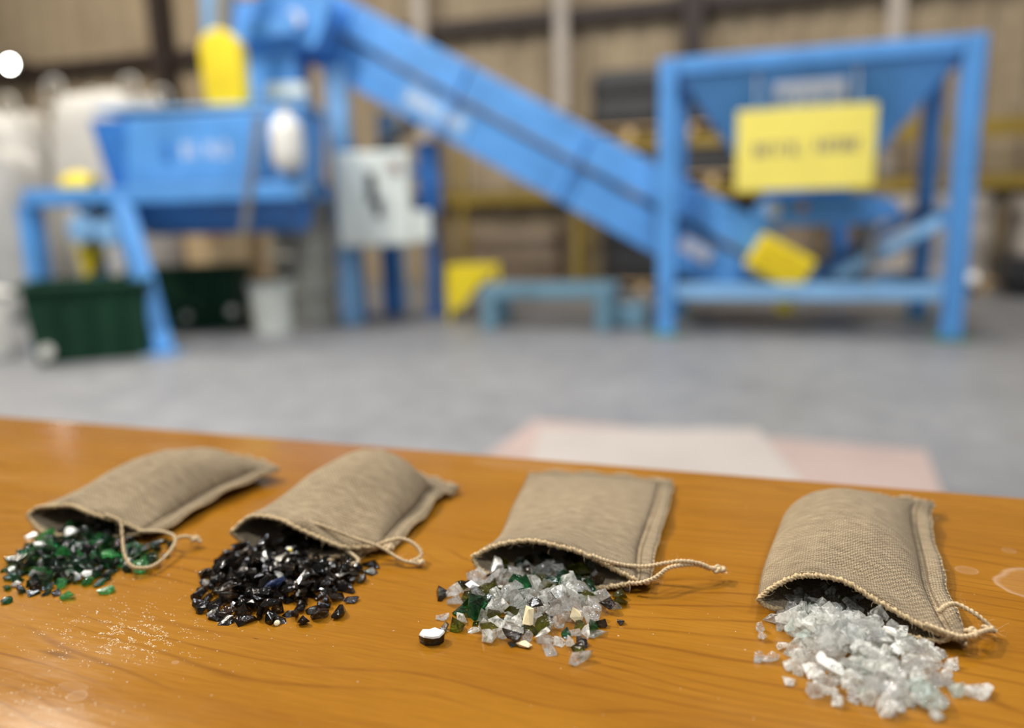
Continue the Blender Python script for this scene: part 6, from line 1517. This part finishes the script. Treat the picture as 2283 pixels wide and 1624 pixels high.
# white-faced black chip between the second and third heaps
cx, cy = -.0418, .3305
chip = thing('white_faced_chip', (cx, cy, TABLE_Z), 'black chip with a white top lying alone between the black and mixed heaps', 'chip')
out = [(-.0062, -.0006), (-.0050, .0030), (-.0020, .0034), (.0012, .0046), (.0036, .0030), (.0062, .0026), (.0060, -.0004), (.0040, -.0032), (.0008, -.0040), (-.0034, -.0036)]
k = len(out)
MB().add([(cx + a * 0.93, cy + b * 0.93, TABLE_Z + 0.0002) for a, b in out] + [(cx + a, cy + b, TABLE_Z + 0.0040 + 0.0004 * math.sin(i * 2.3)) for i, (a, b) in enumerate(out)],
         [tuple(range(k))[::-1], tuple(range(k, 2 * k))] + [(i, (i + 1) % k, k + (i + 1) % k, k + i) for i in range(k)]).build('glass_body', 'g_black', chip)
MB().add([(cx + a * 0.98, cy + b * 0.98, TABLE_Z + 0.0041 + 0.0004 * math.sin(i * 2.3)) for i, (a, b) in enumerate(out)] +
         [(cx + a * 0.9, cy + b * 0.9, TABLE_Z + 0.0050 + 0.0003 * math.sin(i * 2.3)) for i, (a, b) in enumerate(out)],
         [tuple(range(k))[::-1], tuple(range(k, 2 * k))] + [(i, (i + 1) % k, k + (i + 1) % k, k + i) for i in range(k)]).build('white_face', 'c_white', chip)
# white shard carrying scraps of print on the clear heap
lx, ly, lz = LETTERED
lch = thing('lettered_chip', (lx, ly, lz), 'white shard with scraps of grey lettering on the clear heap', 'chip')
fx, fy = Vector((0.80, -0.58, -0.12)).normalized(), Vector((0.50, 0.62, 0.60)).normalized()
fy = (fy - fx * fx.dot(fy)).normalized()
fz = fx.cross(fy)
lo = Vector((lx, ly, lz))
out = [(-.0095, .0010), (-.0085, .0046), (-.0060, .0050), (-.0030, .0028), (.0010, .0030), (.0060, .0016), (.0095, -.0010), (.0090, -.0040), (.0040, -.0036), (-.0020, -.0030), (-.0070, -.0020)]
out = [(a * 0.68, b * 0.75) for a, b in out]
k = len(out)
MB().add([lo + fx * a + fy * b - fz * 0.0012 for a, b in out] + [lo + fx * a * .96 + fy * b * .96 + fz * 0.0008 for a, b in out],
         [tuple(range(k))[::-1], tuple(range(k, 2 * k))] + [(i, (i + 1) % k, k + (i + 1) % k, k + i) for i in range(k)]).build('shard_body', 'c_white', lch)
tx = bpy.data.curves.new('print', 'FONT')
tx.body = 'ICCI'
tx.size = 0.0029
tx.extrude = 0.00004
tob = bpy.data.objects.new('print_tmp', tx)
COL.objects.link(tob)
bpy.context.view_layer.update()
tme = bpy.data.meshes.new_from_object(tob.evaluated_get(bpy.context.evaluated_depsgraph_get()))
bpy.data.objects.remove(tob)
tme.materials.clear()
tme.materials.append(M['grey_mid'])
tl = bpy.data.objects.new('lettering', tme)
COL.objects.link(tl)
tl.parent = lch
o_ = fx * 0.0002 + fy * -0.0019 + fz * 0.00088
tl.matrix_local = Matrix(((fx.x, fy.x, fz.x, o_.x), (fx.y, fy.y, fz.y, o_.y), (fx.z, fy.z, fz.z, o_.z), (0, 0, 0, 1)))

# ------------------------------------------------------------------ painted varnish glints and loose glass crumbs
def glint_crumbs(name, patches, seed, label, lo_, hi_, mat):
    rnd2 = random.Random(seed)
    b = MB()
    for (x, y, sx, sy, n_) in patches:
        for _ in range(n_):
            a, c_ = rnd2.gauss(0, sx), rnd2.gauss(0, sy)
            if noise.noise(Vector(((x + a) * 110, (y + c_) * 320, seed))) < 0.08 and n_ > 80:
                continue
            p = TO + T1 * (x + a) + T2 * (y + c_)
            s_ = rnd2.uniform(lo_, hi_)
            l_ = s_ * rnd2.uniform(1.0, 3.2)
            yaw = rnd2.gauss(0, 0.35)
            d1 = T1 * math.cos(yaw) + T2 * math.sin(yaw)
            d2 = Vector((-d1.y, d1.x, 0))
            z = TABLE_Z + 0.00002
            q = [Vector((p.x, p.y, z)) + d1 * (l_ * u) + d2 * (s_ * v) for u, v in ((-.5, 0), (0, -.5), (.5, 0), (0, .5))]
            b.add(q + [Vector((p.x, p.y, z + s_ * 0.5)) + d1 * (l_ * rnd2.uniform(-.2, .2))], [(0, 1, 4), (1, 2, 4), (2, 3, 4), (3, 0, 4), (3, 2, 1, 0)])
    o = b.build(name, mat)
    return tag(o, label, 'glints and crumbs', None, 'stuff')
M['glint_crumbs'] = paint('pale_glints_and_crumbs', (0.85, 0.72, 0.52), 0.25, var=0.1, scale=400)  # pale colour paints the varnish sparkle; some flecks are real glass crumbs
glint_crumbs('varnish_glints_and_crumbs', [(-0.0975, -0.3135, 0.020, 0.011, 2600), (-0.110, -0.300, 0.03, 0.02, 500), (-0.083, -0.368, 0.016, 0.008, 700), (-0.128, -0.262, 0.03, 0.008, 120),
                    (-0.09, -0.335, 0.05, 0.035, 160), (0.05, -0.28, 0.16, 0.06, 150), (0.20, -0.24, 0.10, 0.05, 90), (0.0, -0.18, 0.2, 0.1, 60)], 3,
     'pale flecks painting varnish glints, with loose glass crumbs, strewn over the table top', 0.00018, 0.00050, 'glint_crumbs')
